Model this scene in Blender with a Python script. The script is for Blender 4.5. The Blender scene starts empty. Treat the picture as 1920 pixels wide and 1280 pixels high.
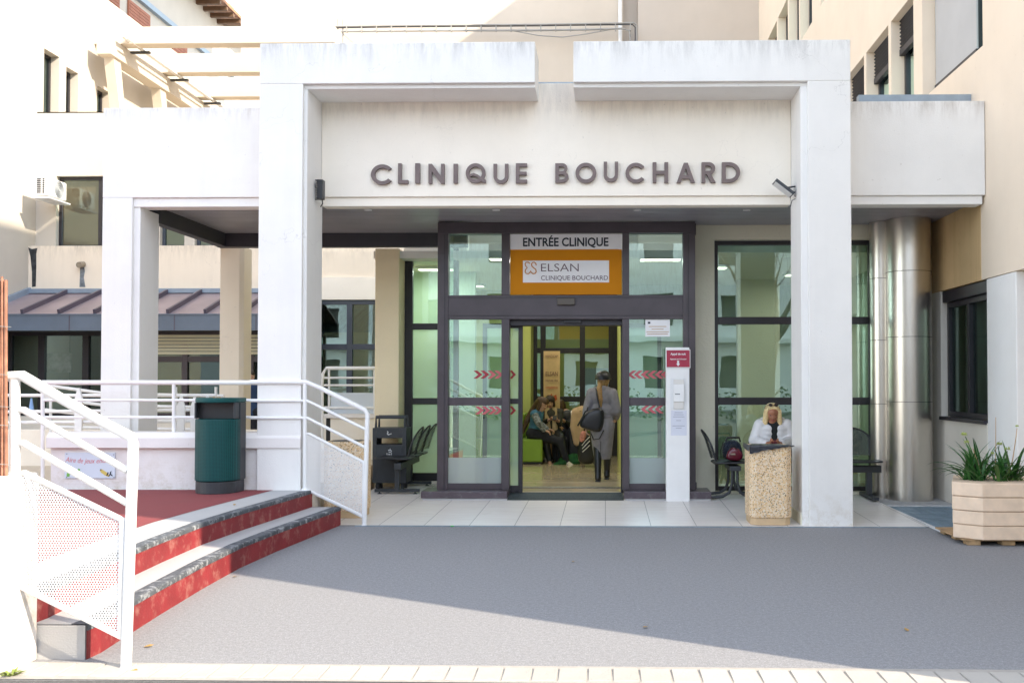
import bpy, bmesh, math, random
from math import sin, cos, pi, radians as R
from mathutils import Vector, Matrix, Euler
random.seed(7)
S = bpy.context.scene
COL = S.collection

# ------------------------------------------------------------------ camera
F, CX, CY, CAMZ = 1867.0, 1099.0, 673.0, 1.5        # photo pixels (1920 wide)
PITCH, YAW = math.atan(42 / F), math.atan(36 / F)
cam = bpy.data.cameras.new('camera')
camo = bpy.data.objects.new('camera', cam)
COL.objects.link(camo)
camo.location = (0, 0, CAMZ)
camo.rotation_euler = (pi / 2 + PITCH, 0, YAW)
cam.sensor_width = 36.0
cam.lens = F / 1920 * 36
cam.shift_x = (960 - CX) / 1920
cam.shift_y = (CY - 640) / 1920
cam.clip_end = 2000
S.camera = camo

# ------------------------------------------------------------------ sky, sun, exposure
SUN_EL = R(32.9)
LDIR = Vector((-.863 * cos(SUN_EL), .504 * cos(SUN_EL), -sin(SUN_EL)))     # the way the light travels
W = bpy.data.worlds.new('World'); S.world = W; W.use_nodes = True
nt = W.node_tree
sky = nt.nodes.new('ShaderNodeTexSky'); sky.sky_type = 'NISHITA'; sky.sun_disc = False
sky.sun_elevation = SUN_EL
sky.sun_rotation = math.atan2(.863, -.504)
sky.dust_density = 0.1; sky.ozone_density = 1.0; sky.air_density = 1.0
hs = nt.nodes.new('ShaderNodeHueSaturation'); hs.inputs['Saturation'].default_value = .46
nt.links.new(sky.outputs[0], hs.inputs['Color']); nt.links.new(hs.outputs[0], nt.nodes['Background'].inputs[0])
nt.nodes['Background'].inputs[1].default_value = 0.15
sl = bpy.data.lights.new('sun', 'SUN'); sl.energy = 2.0; sl.angle = R(0.5); sl.color = (1, .86, .68)
so = bpy.data.objects.new('sun', sl); COL.objects.link(so)
so.rotation_euler = LDIR.to_track_quat('-Z', 'Y').to_euler()
so.location = (20, -12, 20)
S.view_settings.view_transform = 'Standard'; S.view_settings.look = 'None'
S.view_settings.gamma = 1; S.view_settings.exposure = 2.15
S.cycles.max_bounces = 10; S.cycles.transparent_max_bounces = 24; S.cycles.diffuse_bounces = 5

_Rm = Euler(camo.rotation_euler).to_matrix()
def at(px, py, Y=None, X=None, Z=None):
    """the point of the place a pixel of the photograph shows, on the plane given"""
    d = _Rm @ Vector(((px - CX) / F, -(py - CY) / F, -1))
    if Y is not None: t = Y / d.y
    elif X is not None: t = X / d.x
    else: t = (Z - CAMZ) / d.z
    return Vector((0, 0, CAMZ)) + d * t

# ------------------------------------------------------------------ mesh builder
class MB:
    def __init__(self): self.v = []; self.f = []; self.m = []; self.sm = []
    def add(self, vs, fs, mi=0, smooth=False):
        n = len(self.v); self.v += [Vector(p) for p in vs]
        for q in fs: self.f.append([i + n for i in q]); self.m.append(mi); self.sm.append(smooth)
        return self
    def box(self, x0, x1, y0, y1, z0, z1, mi=0):
        x0, x1 = sorted((x0, x1)); y0, y1 = sorted((y0, y1)); z0, z1 = sorted((z0, z1))
        vs = [(x0,y0,z0),(x1,y0,z0),(x1,y1,z0),(x0,y1,z0),(x0,y0,z1),(x1,y0,z1),(x1,y1,z1),(x0,y1,z1)]
        return self.add(vs, [(0,3,2,1),(4,5,6,7),(0,1,5,4),(1,2,6,5),(2,3,7,6),(3,0,4,7)], mi)
    def obox(self, c, ux, uy, uz, hx, hy, hz, mi=0):
        c = Vector(c); ux = Vector(ux).normalized(); uy = Vector(uy).normalized(); uz = Vector(uz).normalized()
        vs = [c + ux*a*hx + uy*b*hy + uz*d*hz for d in (-1,1) for a,b in ((-1,-1),(1,-1),(1,1),(-1,1))]
        return self.add(vs, [(0,3,2,1),(4,5,6,7),(0,1,5,4),(1,2,6,5),(2,3,7,6),(3,0,4,7)], mi)
    def prism(self, poly, a0, a1, axis='y', mi=0, smooth=False):
        """poly: 2-D loop; axis y: (x,z), axis x: (y,z), axis z: (x,y)"""
        def mk(p, a):
            if axis == 'y': return (p[0], a, p[1])
            if axis == 'x': return (a, p[0], p[1])
            return (p[0], p[1], a)
        n = len(poly)
        vs = [mk(p, a0) for p in poly] + [mk(p, a1) for p in poly]
        self.add(vs, [tuple(range(n))[::-1], tuple(range(n, 2*n))], mi)
        b = len(self.v) - 2*n
        for i in range(n):
            j = (i+1) % n
            self.f.append([b+i, b+j, b+n+j, b+n+i]); self.m.append(mi); self.sm.append(smooth)
        return self
    def tube(self, pts, r, n=10, mi=0, closed=False, smooth=True, flat=1.0):
        pts = [Vector(p) for p in pts]
        rs = r if isinstance(r, (list, tuple)) else [r]*len(pts)
        N = len(pts); rings = []; up = None
        for i, p in enumerate(pts):
            a = pts[(i-1) % N] if (closed or i > 0) else p
            b = pts[(i+1) % N] if (closed or i < N-1) else p
            t = (b - a)
            t = t.normalized() if t.length > 1e-9 else Vector((0,0,1))
            if up is None: up = Vector((0,0,1)) if abs(t.z) < .9 else Vector((0,1,0))
            u = t.cross(up)
            if u.length < 1e-5: u = t.cross(Vector((1,0,0)))
            u.normalize(); w = u.cross(t).normalized(); up = w
            k = 1.0
            if 0 < i < N-1 or closed:
                c = (p-a).normalized().dot((b-p).normalized()) if (p-a).length > 1e-9 and (b-p).length > 1e-9 else 1
                k = 1/max(.5, math.sqrt(max(.01, (1+c)/2)))
            rings.append([p + (u*cos(2*pi*j/n)*k + w*sin(2*pi*j/n)*flat)*rs[i] for j in range(n)])
        vs = [q for g in rings for q in g]; fs = []
        M = N if closed else N-1
        for i in range(M):
            for j in range(n):
                k = (j+1) % n; i2 = (i+1) % N
                fs.append((i*n+j, i*n+k, i2*n+k, i2*n+j))
        self.add(vs, fs, mi, smooth)
        if not closed:
            for i in (0, N-1): self.add(vs[i*n:(i+1)*n], [tuple(range(n)) if i else tuple(range(n))[::-1]], mi)
        return self
    def lathe(self, c, prof, n=24, mi=0, smooth=True):
        c = Vector(c); vs = []; fs = []
        for r, z in prof:
            for j in range(n): vs.append(c + Vector((r*cos(2*pi*j/n), r*sin(2*pi*j/n), z)))
        for i in range(len(prof)-1):
            for j in range(n):
                k = (j+1) % n; fs.append((i*n+j, i*n+k, (i+1)*n+k, (i+1)*n+j))
        self.add(vs, fs, mi, smooth)
        for i in (0, len(prof)-1):
            self.add(vs[i*n:(i+1)*n], [tuple(range(n)) if i else tuple(range(n))[::-1]], mi)
        return self
    def rcone(self, a, b, ra, rb, k=1.0, side=None, n=14):
        """rounded cone; k squeezes the section across 'side' (side = the wide direction)"""
        a = Vector(a); b = Vector(b); t = b - a; L = t.length
        t = t.normalized() if L > 1e-9 else Vector((0,0,1))
        if side is None: side = Vector((1,0,0)) if abs(t.x) < .9 else Vector((0,1,0))
        if abs(Vector(side).normalized().dot(t)) > .9: side = Vector((0,0,1)) if abs(t.z) < .9 else Vector((0,1,0))
        u = Vector(side) - t*Vector(side).dot(t); u.normalize(); w = t.cross(u)
        prof = [(-ra*cos(q*pi/12), ra*sin(q*pi/12)) for q in range(0, 7)] + [(L+rb*sin(q*pi/12), rb*cos(q*pi/12)) for q in range(0, 7)]
        vs = []
        for s, r in prof:
            r = max(r, .0006)
            for j in range(n): vs.append(a + t*s + u*cos(2*pi*j/n)*r + w*sin(2*pi*j/n)*r*k)
        fs = []
        m = len(prof)
        for i in range(m-1):
            for j in range(n):
                q = (j+1) % n; fs.append((i*n+j, i*n+q, (i+1)*n+q, (i+1)*n+j))
        fs.append(tuple(range(n))[::-1]); fs.append(tuple((m-1)*n+j for j in range(n)))
        return self.add(vs, fs, 0, True)
    def mesh(self, name):
        me = bpy.data.meshes.new(name)
        me.from_pydata([tuple(p) for p in self.v], [], self.f)
        me.polygons.foreach_set('material_index', self.m)
        me.polygons.foreach_set('use_smooth', self.sm)
        bm = bmesh.new(); bm.from_mesh(me); bmesh.ops.recalc_face_normals(bm, faces=bm.faces); bm.to_mesh(me); bm.free()
        me.update()
        return me
    def build(self, name, mats, parent=None, bevel=0, seg=2, **kw):
        return link(name, self.mesh(name), mats, parent, bevel, seg, **kw)

def rootloc(p):
    while p.parent: p = p.parent
    return p.location
def link(name, me, mats, parent=None, bevel=0, seg=2, label=None, cat=None, group=None, kind=None):
    o = bpy.data.objects.new(name, me); COL.objects.link(o)
    if mats is not None:
        for m in (mats if isinstance(mats, (list, tuple)) else [mats]): me.materials.append(m)
    if parent is not None:
        o.parent = parent
        if parent.parent is None and parent.type == 'EMPTY':
            o.matrix_parent_inverse = parent_inv(parent)
    if bevel:
        b = o.modifiers.new('bevel', 'BEVEL'); b.width = bevel; b.segments = seg; b.limit_method = 'ANGLE'; b.angle_limit = R(40)
    tag(o, label, cat, group, kind)
    return o
def parent_inv(e):
    return (Matrix.Translation(e.location) @ e.rotation_euler.to_matrix().to_4x4()).inverted()
def tag(o, label=None, cat=None, group=None, kind=None):
    if label: o['label'] = label
    if cat: o['category'] = cat
    if group: o['group'] = group
    if kind: o['kind'] = kind
    return o
def thing(name, loc, label, cat, group=None):
    o = bpy.data.objects.new(name, None); COL.objects.link(o); o.location = Vector(loc)
    o.empty_display_size = .1
    return tag(o, label, cat, group)
def copy_tree(o, parent=None):
    c = o.copy(); COL.objects.link(c)
    if parent is not None: c.parent = parent
    for ch in list(o.children): copy_tree(ch, c)
    return c

def evaluated(o):
    dg = bpy.context.evaluated_depsgraph_get(); dg.update()
    return bpy.data.meshes.new_from_object(o.evaluated_get(dg))
def blob(name, parts, mats, parent, voxel=.014, smooth=5, pick=None, **kw):
    """rounded cones melted into ONE continuous surface"""
    b = MB()
    for p in parts: b.rcone(*p)
    me = b.mesh('melt'); o = bpy.data.objects.new('melt', me); COL.objects.link(o)
    r = o.modifiers.new('r', 'REMESH'); r.mode = 'VOXEL'; r.voxel_size = voxel; r.use_smooth_shade = True
    s = o.modifiers.new('s', 'SMOOTH'); s.iterations = smooth; s.factor = .5
    m2 = evaluated(o); bpy.data.objects.remove(o); bpy.data.meshes.remove(me)
    m2.name = name; m2.materials.clear()
    ob = link(name, m2, mats, parent, **kw)
    if pick:
        for p in m2.polygons: p.material_index = pick(p.center)
    return ob
def text_mesh(txt, size, depth=.002, align='CENTER', bold=0.0, spacing=1.0, xs=1.0):
    cu = bpy.data.curves.new('txt', 'FONT'); cu.body = txt; cu.size = size; cu.extrude = depth
    cu.align_x = align; cu.align_y = 'CENTER'; cu.offset = bold; cu.space_character = spacing; cu.resolution_u = 3
    o = bpy.data.objects.new('txt', cu); COL.objects.link(o)
    me = evaluated(o); bpy.data.objects.remove(o); bpy.data.curves.remove(cu)
    me.materials.clear()
    if xs != 1.0:
        for v in me.vertices: v.co.x *= xs
    return me
def text(name, txt, center, width, size, mat, parent, facing='y', bold=0.0, depth=.0015, spacing=1.0, yaw=0):
    """writing on a surface facing the street (normal -Y); width None keeps the natural width"""
    me = text_mesh(txt, size, depth, 'CENTER', bold, spacing)
    if width:
        xs = [v.co.x for v in me.vertices]; k = width/(max(xs)-min(xs)); mid = (max(xs)+min(xs))/2
        for v in me.vertices: v.co.x = (v.co.x-mid)*k
    M = Matrix.Translation(Vector(center)) @ Matrix.Rotation(yaw, 4, 'Z') @ Matrix.Rotation(pi/2, 4, 'X')
    me.transform(M)
    return link(name, me, mat, parent)

# ------------------------------------------------------------------ materials
def nodes(name):
    m = bpy.data.materials.new(name); m.use_nodes = True
    t = m.node_tree; b = t.nodes['Principled BSDF']
    return m, t, b
def N(t, typ, **kw):
    n = t.nodes.new(typ)
    for k, v in kw.items():
        if k.startswith('i_'):
            n.inputs[k[2:].replace('_', ' ')].default_value = v
        else: setattr(n, k, v)
    return n
def mathn(t, op, a, b=None, c=None, clamp=False):
    n = t.nodes.new('ShaderNodeMath'); n.operation = op; n.use_clamp = clamp
    for i, x in enumerate((a, b, c)):
        if x is None: continue
        if isinstance(x, (int, float)): n.inputs[i].default_value = x
        else: t.links.new(x, n.inputs[i])
    return n.outputs[0]
def mixc(t, fac, a, b):
    n = t.nodes.new('ShaderNodeMix'); n.data_type = 'RGBA'
    for s, x in ((n.inputs[0], fac), (n.inputs[6], a), (n.inputs[7], b)):
        if isinstance(x, (int, float)): s.default_value = x
        elif isinstance(x, (tuple, list)): s.default_value = (x[0], x[1], x[2], 1)
        else: t.links.new(x, s)
    return n.outputs[2]
def ramp(t, x, a, b):
    n = t.nodes.new('ShaderNodeMapRange'); n.inputs[1].default_value = a; n.inputs[2].default_value = b
    t.links.new(x, n.inputs[0]); return n.outputs[0]
def coords(t, scale=(1, 1, 1)):
    tc = t.nodes.new('ShaderNodeTexCoord'); mp = t.nodes.new('ShaderNodeMapping')
    mp.inputs['Scale'].default_value = scale
    t.links.new(tc.outputs['Object'], mp.inputs[0]); return mp.outputs[0]
def noise(t, vec, scale, detail=4, rough=.55):
    n = N(t, 'ShaderNodeTexNoise'); n.inputs['Scale'].default_value = scale
    n.inputs['Detail'].default_value = detail; n.inputs['Roughness'].default_value = rough
    t.links.new(vec, n.inputs[0]); return n.outputs[0]
def mat(name, col, rough=.6, var=.06, vscale=3.0, bump=0.0, bscale=200.0, metal=0.0, spec=.5, coat=0.0, dirt=None, dirtamt=.0):
    m, t, b = nodes(name)
    v = coords(t)
    n1 = noise(t, v, vscale, 5)
    f = ramp(t, n1, .3, .7)
    lo = tuple(c*(1-var) for c in col); hi = tuple(min(1, c*(1+var)) for c in col)
    c = mixc(t, f, lo, hi)
    if dirt:
        n2 = noise(t, v, vscale*2.3, 8, .7)
        c = mixc(t, mathn(t, 'MULTIPLY', ramp(t, n2, .52, .75), dirtamt, clamp=True), c, dirt)
    t.links.new(c, b.inputs['Base Color'])
    b.inputs['Roughness'].default_value = rough; b.inputs['Metallic'].default_value = metal
    b.inputs['Specular IOR Level'].default_value = spec; b.inputs['Coat Weight'].default_value = coat
    if bump:
        n3 = noise(t, v, bscale, 3)
        bp = N(t, 'ShaderNodeBump'); bp.inputs['Strength'].default_value = bump; bp.inputs['Distance'].default_value = .004
        t.links.new(n3, bp.inputs['Height']); t.links.new(bp.outputs[0], b.inputs['Normal'])
    return m
def stucco(name, col, stain=(.30,.29,.28), amt=.35, ztop=None, zbase=None, reach=.5, bump=.35, bscale=90, vert=True, cloud=.05):
    """painted render: cloudy colour, fine grain, rain streaks and grime running down from the top edge"""
    m, t, b = nodes(name)
    v = coords(t)
    c = mixc(t, ramp(t, noise(t, v, 1.1, 6, .6), .3, .7), tuple(x*(1-cloud) for x in col), tuple(min(1, x*(1+cloud*.6)) for x in col))
    # long faint streaks
    vs = coords(t, (7, 7, .35))
    st = ramp(t, noise(t, vs, 1.0, 6, .65), .50, .78)
    f = mathn(t, 'MULTIPLY', st, amt*.18)
    if ztop is not None:
        tc = t.nodes.new('ShaderNodeTexCoord'); sp = t.nodes.new('ShaderNodeSeparateXYZ'); t.links.new(tc.outputs['Object'], sp.inputs[0])
        band = ramp(t, sp.outputs[2], ztop-reach, ztop)
        band = mathn(t, 'POWER', mathn(t, 'MAXIMUM', band, 0.0), 2.2)
        vt = coords(t, (9, 9, 1.6))
        g = ramp(t, noise(t, vt, 1.0, 9, .72), .44, .74)
        f = mathn(t, 'ADD', f, mathn(t, 'MULTIPLY', mathn(t, 'MULTIPLY', band, g), amt*2.2), clamp=True)
    c = mixc(t, mathn(t, 'MINIMUM', f, .85), c, stain)
    if zbase is not None:                                       # splashed dirt and flaked paint near the ground
        tb = t.nodes.new('ShaderNodeTexCoord'); sb_ = t.nodes.new('ShaderNodeSeparateXYZ'); t.links.new(tb.outputs['Object'], sb_.inputs[0])
        lowb = mathn(t, 'SUBTRACT', 1.0, ramp(t, sb_.outputs[2], zbase, zbase+.55), clamp=True)
        g2 = ramp(t, noise(t, v, 7.5, 9, .75), .46, .70)
        c = mixc(t, mathn(t, 'MULTIPLY', mathn(t, 'MULTIPLY', mathn(t, 'POWER', lowb, 1.8), g2), .75, clamp=True), c, (.50, .42, .30))
    # hairline cracks, only here and there
    vc = N(t, 'ShaderNodeTexVoronoi'); vc.feature = 'DISTANCE_TO_EDGE'; vc.inputs['Scale'].default_value = .85
    wv = N(t, 'ShaderNodeVectorMath'); wv.operation = 'ADD'; nz = N(t, 'ShaderNodeTexNoise'); nz.inputs['Scale'].default_value = 2.5; nz.inputs['Detail'].default_value = 6
    t.links.new(v, nz.inputs[0]); t.links.new(v, wv.inputs[0]); t.links.new(nz.outputs['Color'], wv.inputs[1]); t.links.new(wv.outputs[0], vc.inputs[0])
    ck = mathn(t, 'MULTIPLY', mathn(t, 'LESS_THAN', vc.outputs['Distance'], .0022), ramp(t, noise(t, v, .7, 2), .52, .62))
    c = mixc(t, mathn(t, 'MULTIPLY', mathn(t, 'MAXIMUM', ck, 0.0), min(.22, amt*.8), clamp=True), c, stain)
    # small chips
    sp2 = ramp(t, noise(t, v, 26, 2, .5), .73, .78)
    c = mixc(t, mathn(t, 'MULTIPLY', sp2, .25), c, stain)
    t.links.new(c, b.inputs['Base Color']); b.inputs['Roughness'].default_value = .85
    b.inputs['Specular IOR Level'].default_value = .25
    bp = N(t, 'ShaderNodeBump'); bp.inputs['Strength'].default_value = bump; bp.inputs['Distance'].default_value = .006
    hh = mathn(t, 'ADD', noise(t, v, bscale, 3), mathn(t, 'MULTIPLY', noise(t, v, 6, 3), .8))
    t.links.new(hh, bp.inputs['Height']); t.links.new(bp.outputs[0], b.inputs['Normal'])
    return m
def folds(m, scale=9, dist=.02, stretch=(1, 1, .35)):
    t = m.node_tree; b = t.nodes['Principled BSDF']; bp = N(t, 'ShaderNodeBump'); bp.inputs['Strength'].default_value = .8; bp.inputs['Distance'].default_value = dist
    t.links.new(noise(t, coords(t, stretch), scale, 3, .5), bp.inputs['Height'])
    if b.inputs['Normal'].links: t.links.new(b.inputs['Normal'].links[0].from_socket, bp.inputs['Normal'])
    t.links.new(bp.outputs[0], b.inputs['Normal'])
    return m
def glass(name, tint=(.72, .93, .86), ior=1.8, rough=0.0, milk=0.0, milkcol=(.7, .85, .82), wave=.02):
    m = bpy.data.materials.new(name); m.use_nodes = True; t = m.node_tree
    t.nodes.remove(t.nodes['Principled BSDF']); out = t.nodes['Material Output']
    tr = N(t, 'ShaderNodeBsdfTransparent'); tr.inputs[0].default_value = (*tint, 1)
    gl = N(t, 'ShaderNodeBsdfGlossy'); gl.inputs['Roughness'].default_value = rough; gl.inputs[0].default_value = (.74, .97, .91, 1)
    fr = N(t, 'ShaderNodeFresnel'); fr.inputs[0].default_value = ior
    if wave:
        bp = N(t, 'ShaderNodeBump'); bp.inputs['Strength'].default_value = wave; bp.inputs['Distance'].default_value = .05
        t.links.new(noise(t, coords(t), 1.3, 2), bp.inputs['Height']); t.links.new(bp.outputs[0], gl.inputs['Normal'])
    base = tr.outputs[0]
    if milk:
        df = N(t, 'ShaderNodeBsdfDiffuse'); df.inputs[0].default_value = (*milkcol, 1)
        tl = N(t, 'ShaderNodeBsdfTranslucent'); tl.inputs[0].default_value = (*milkcol, 1)
        a = N(t, 'ShaderNodeAddShader'); mx0 = N(t, 'ShaderNodeMixShader'); mx0.inputs[0].default_value = .5
        t.links.new(df.outputs[0], mx0.inputs[1]); t.links.new(tl.outputs[0], mx0.inputs[2])
        mx1 = N(t, 'ShaderNodeMixShader'); mx1.inputs[0].default_value = milk
        t.links.new(base, mx1.inputs[1]); t.links.new(mx0.outputs[0], mx1.inputs[2]); base = mx1.outputs[0]
    mx = N(t, 'ShaderNodeMixShader')
    t.links.new(fr.outputs[0], mx.inputs[0]); t.links.new(base, mx.inputs[1]); t.links.new(gl.outputs[0], mx.inputs[2])
    t.links.new(mx.outputs[0], out.inputs[0])
    return m

M = {}
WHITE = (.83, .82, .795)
M['portal'] = stucco('white_render', WHITE, ztop=5.06, zbase=0.0, reach=.42, amt=.34)
M['fascia'] = stucco('white_render_fascia', (.88, .82, .72), ztop=4.5, reach=.3, amt=.14)  # warm bounce light on the recessed fascia is put into this colour
M['sidebeam'] = stucco('white_render_side', WHITE, ztop=4.53, reach=.30, amt=.30, stain=(.36,.31,.26))
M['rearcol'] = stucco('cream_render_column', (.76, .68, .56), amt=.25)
M['pier'] = stucco('tan_render', (.85, .72, .49), amt=.18, bump=.7, bscale=60)
M['rough_wall'] = stucco('grey_green_render', (.76, .73, .59), amt=.2, bump=1.0, bscale=45)
M['right_wall'] = stucco('peach_render', (.86, .735, .59), amt=.22, stain=(.45,.36,.26))
M['right_stain'] = stucco('rust_streaked_render', (.66, .47, .25), amt=2.4, stain=(.34,.20,.07), cloud=.12)
M['back_wall'] = stucco('cream_render', (.62, .54, .45), amt=.16, stain=(.50,.42,.32))
M['back_wall2'] = stucco('greyer_cream_render', (.55, .485, .42), amt=.12)
M['left_wall'] = stucco('pale_render', (.56, .52, .455), amt=.15)
M['band'] = stucco('stained_cream_render', (.84, .74, .60), ztop=3.95, reach=.5, amt=.30, stain=(.22,.19,.15))
M['warm_wall'] = stucco('stained_grey_render', (.80, .755, .67), amt=.3, stain=(.42,.38,.32), cloud=.09)
M['low_wall'] = stucco('white_wall_paint', (.80, .77, .75), amt=.25, zbase=.36, stain=(.5,.45,.4))
M['step_paint'] = stucco('worn_white_step_paint', (.45, .45, .45), amt=.5, stain=(.34,.33,.32))
M['cream_conc'] = stucco('cream_concrete', (.55, .48, .39), amt=.4)
M['frame'] = mat('aubergine_aluminium', (.066, .053, .062), .38, .15, 4)
M['frame_dk'] = mat('dark_aluminium', (.024, .022, .028), .4, .15, 4)
M['frame_blue'] = mat('slate_aluminium', (.05, .06, .08), .4, .1, 4)
M['soffit'] = mat('grey_soffit_slat', (.34, .335, .37), .36, .1, 2)
M['soffit_dk'] = mat('dark_soffit_trim', (.040, .040, .050), .5, .1, 2)
M['white_metal'] = mat('white_painted_metal', (.82, .82, .81), .4, .03, 5)
M['white_metal2'] = mat('offwhite_painted_metal', (.74, .75, .75), .45, .04, 5)
M['black_metal'] = mat('black_metal', (.018, .020, .024), .4, .2, 8)
M['charcoal'] = mat('charcoal_metal', (.035, .040, .046), .45, .15, 8)
M['letter'] = mat('mauve_brown_letter', (.155, .115, .108), .5, .12, 9)
M['glass'] = glass('green_tinted_glass', (.70, .90, .84), 3.2)
M['glass_door'] = glass('door_glass', (.70, .93, .88), 3.8)
M['glass_dark'] = glass('window_glass', (.55, .66, .62), 2.0)
M['film'] = glass('frosted_film', (.8, .9, .9), 1.5, .25, .85, (.62, .68, .70), 0)
M['pale_film'] = glass('pale_green_film', (.8, .97, .88), 1.8, .0, .45, (.62, .86, .74), .02)
# ================================================================== THE SETTING
def m_asphalt():
    m, t, b = nodes('worn_asphalt'); v = coords(t)
    fine = noise(t, v, 95, 3, .8); mid = noise(t, v, 34, 2, .7); big = noise(t, v, .9, 6, .6)
    vo = N(t, 'ShaderNodeTexVoronoi'); vo.inputs['Scale'].default_value = 120; t.links.new(v, vo.inputs[0])
    c = mixc(t, ramp(t, fine, .28, .72), (.165, .170, .186), (.40, .402, .41))
    c = mixc(t, mathn(t, 'MULTIPLY', ramp(t, mid, .40, .62), .5), c, (.20, .203, .212))
    c = mixc(t, mathn(t, 'MULTIPLY', ramp(t, vo.outputs[0], .25, .1), .22, clamp=True), c, (.50, .50, .50))
    c = mixc(t, mathn(t, 'MULTIPLY', ramp(t, big, .45, .75), .28, clamp=True), c, (.255, .256, .26))
    sc = coords(t, (1.3, 9, 1)); s = ramp(t, noise(t, sc, 1.6, 7, .7), .66, .74)
    c = mixc(t, mathn(t, 'MULTIPLY', s, .25), c, (.07, .065, .06))
    t.links.new(c, b.inputs['Base Color']); b.inputs['Roughness'].default_value = .9; b.inputs['Specular IOR Level'].default_value = .25
    bp = N(t, 'ShaderNodeBump'); bp.inputs['Strength'].default_value = .7; bp.inputs['Distance'].default_value = .006
    t.links.new(fine, bp.inputs['Height']); t.links.new(bp.outputs[0], b.inputs['Normal'])
    return m
def m_tile():
    m, t, b = nodes('pale_stoneware_tile'); tc = t.nodes.new('ShaderNodeTexCoord')
    sp = t.nodes.new('ShaderNodeSeparateXYZ'); t.links.new(tc.outputs['Object'], sp.inputs[0])
    def joint(o, off, step, w):
        a = mathn(t, 'FRACT', mathn(t, 'DIVIDE', mathn(t, 'ADD', o, 100*step+off), step))
        return mathn(t, 'LESS_THAN', mathn(t, 'ABSOLUTE', mathn(t, 'SUBTRACT', a, .5)), w/step)
    jx = joint(sp.outputs[0], .236, .472, .0035)
    jy = joint(sp.outputs[1], .1, .944, .003)
    cell = mathn(t, 'FLOOR', mathn(t, 'DIVIDE', mathn(t, 'ADD', sp.outputs[0], 47.2), .472))
    wn = N(t, 'ShaderNodeTexWhiteNoise'); wn.noise_dimensions = '1D'; t.links.new(cell, wn.inputs['W'])
    v = coords(t, (1, 6, 1)); n = noise(t, v, 2.2, 7, .65)
    c = mixc(t, ramp(t, n, .3, .72), (.74, .70, .66), (.84, .81, .78))
    c = mixc(t, mathn(t, 'MULTIPLY', wn.outputs[0], .12), c, (.52, .48, .45))
    c = mixc(t, mathn(t, 'MULTIPLY', ramp(t, noise(t, coords(t), 3.5, 8, .75), .56, .8), .35), c, (.40, .37, .34))
    c = mixc(t, mathn(t, 'MULTIPLY', jy, .25), c, (.3, .28, .27))
    c = mixc(t, mathn(t, 'MULTIPLY', jx, .8), c, (.16, .15, .15))
    t.links.new(c, b.inputs['Base Color']); b.inputs['Roughness'].default_value = .38
    return m
def m_deck():
    m, t, b = nodes('red_playground_surface'); v = coords(t)
    c = mixc(t, ramp(t, noise(t, v, 150, 3, .7), .3, .7), (.17, .030, .036), (.29, .058, .062))
    c = mixc(t, mathn(t, 'MULTIPLY', ramp(t, noise(t, v, 2.2, 7, .65), .45, .8), .35), c, (.15, .05, .05))
    t.links.new(c, b.inputs['Base Color']); b.inputs['Roughness'].default_value = .85
    bp = N(t, 'ShaderNodeBump'); bp.inputs['Strength'].default_value = .5; bp.inputs['Distance'].default_value = .004
    t.links.new(noise(t, v, 150, 3), bp.inputs['Height']); t.links.new(bp.outputs[0], b.inputs['Normal'])
    return m
M['asphalt'] = m_asphalt(); M['tile'] = m_tile(); M['deck'] = m_deck()
M['riser'] = mat('red_riser_paint', (.235, .022, .026), .65, .2, 3.5, .5, 60, dirt=(.50, .30, .24), dirtamt=.55)
M['nosing'] = mat('worn_dark_nosing', (.080, .090, .104), .75, .3, 6, .8, 50, dirt=(.45, .47, .49), dirtamt=1.2)
M['kerbstone'] = stucco('pale_kerb_stone', (.44, .42, .385), amt=.5, bump=.6, bscale=50, cloud=.12)

MB().add([(-90,-90,0),(90,-90,0),(90,110,0),(-90,110,0)], [(0,1,2,3)]).build('ground', M['asphalt'], kind='structure')
M['road'] = mat('dark_road_asphalt', (.095,.093,.092), .9, .25, 30, .6, 90)
MB().add([(-90,-24,.004),(90,-24,.004),(90,4.93,.004),(-90,5.02,.004)], [(0,1,2,3)]).build('road', M['road'], kind='structure')
# tiled terrace, rising gently to the doors
ZT = lambda Y: .006 + .018*(Y-10.36)
MB().add([(-3.12,10.36,.006),(3.33,10.36,.006),(3.33,14.1,ZT(14.1)),(-3.12,14.1,ZT(14.1))], [(0,1,2,3)]).build('terrace', M['tile'], kind='structure')
# thin steel edge and grated gully along the terrace front
eb = MB().box(-2.6, 3.3, 10.315, 10.358, -.02, .007)
eb.build('steel_edge_strip', mat('zinc_edge', (.23, .29, .34), .45, .2, 12, metal=.4), bevel=.002, label='thin blue grey steel edging strip between tiled terrace and asphalt', cat='edge strip')
# kerb of pale stone blocks laid flush across the drive, in the foreground
kb = MB(); x = -7.0; k0 = (-2.637, 5.26); k1 = (2.142, 5.185); random.seed(3)
sl_ = (k1[1]-k0[1])/(k1[0]-k0[0])
while x < 5.0:
    w = random.uniform(.125, .168); g = .008
    y = k0[1] + sl_*(x-k0[0])
    d = random.uniform(-.006, .006)
    kb.add([(x+g, y-.215+d, 0),(x+w, y-.215+sl_*w+d, 0),(x+w, y+sl_*w+d, 0),(x+g, y+d, 0),
            (x+g+.004, y-.21+d, .007),(x+w-.004, y-.21+sl_*w+d, .012),(x+w-.004, y-.005+sl_*w+d, .012),(x+g+.004, y-.005+d, .012)],
           [(4,5,6,7),(0,1,5,4),(1,2,6,5),(2,3,7,6),(3,0,4,7)])
    x += w
kb.build('kerb', M['kerbstone'], kind='structure')
MB().add([(-7,5.02,.004),(5,4.95,.004),(5,5.23,.004),(-7,5.33,.004)], [(0,1,2,3)]).build('mortar_bed', mat('kerb_mortar', (.36,.34,.31), .9, .1, 20), kind='structure')

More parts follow.
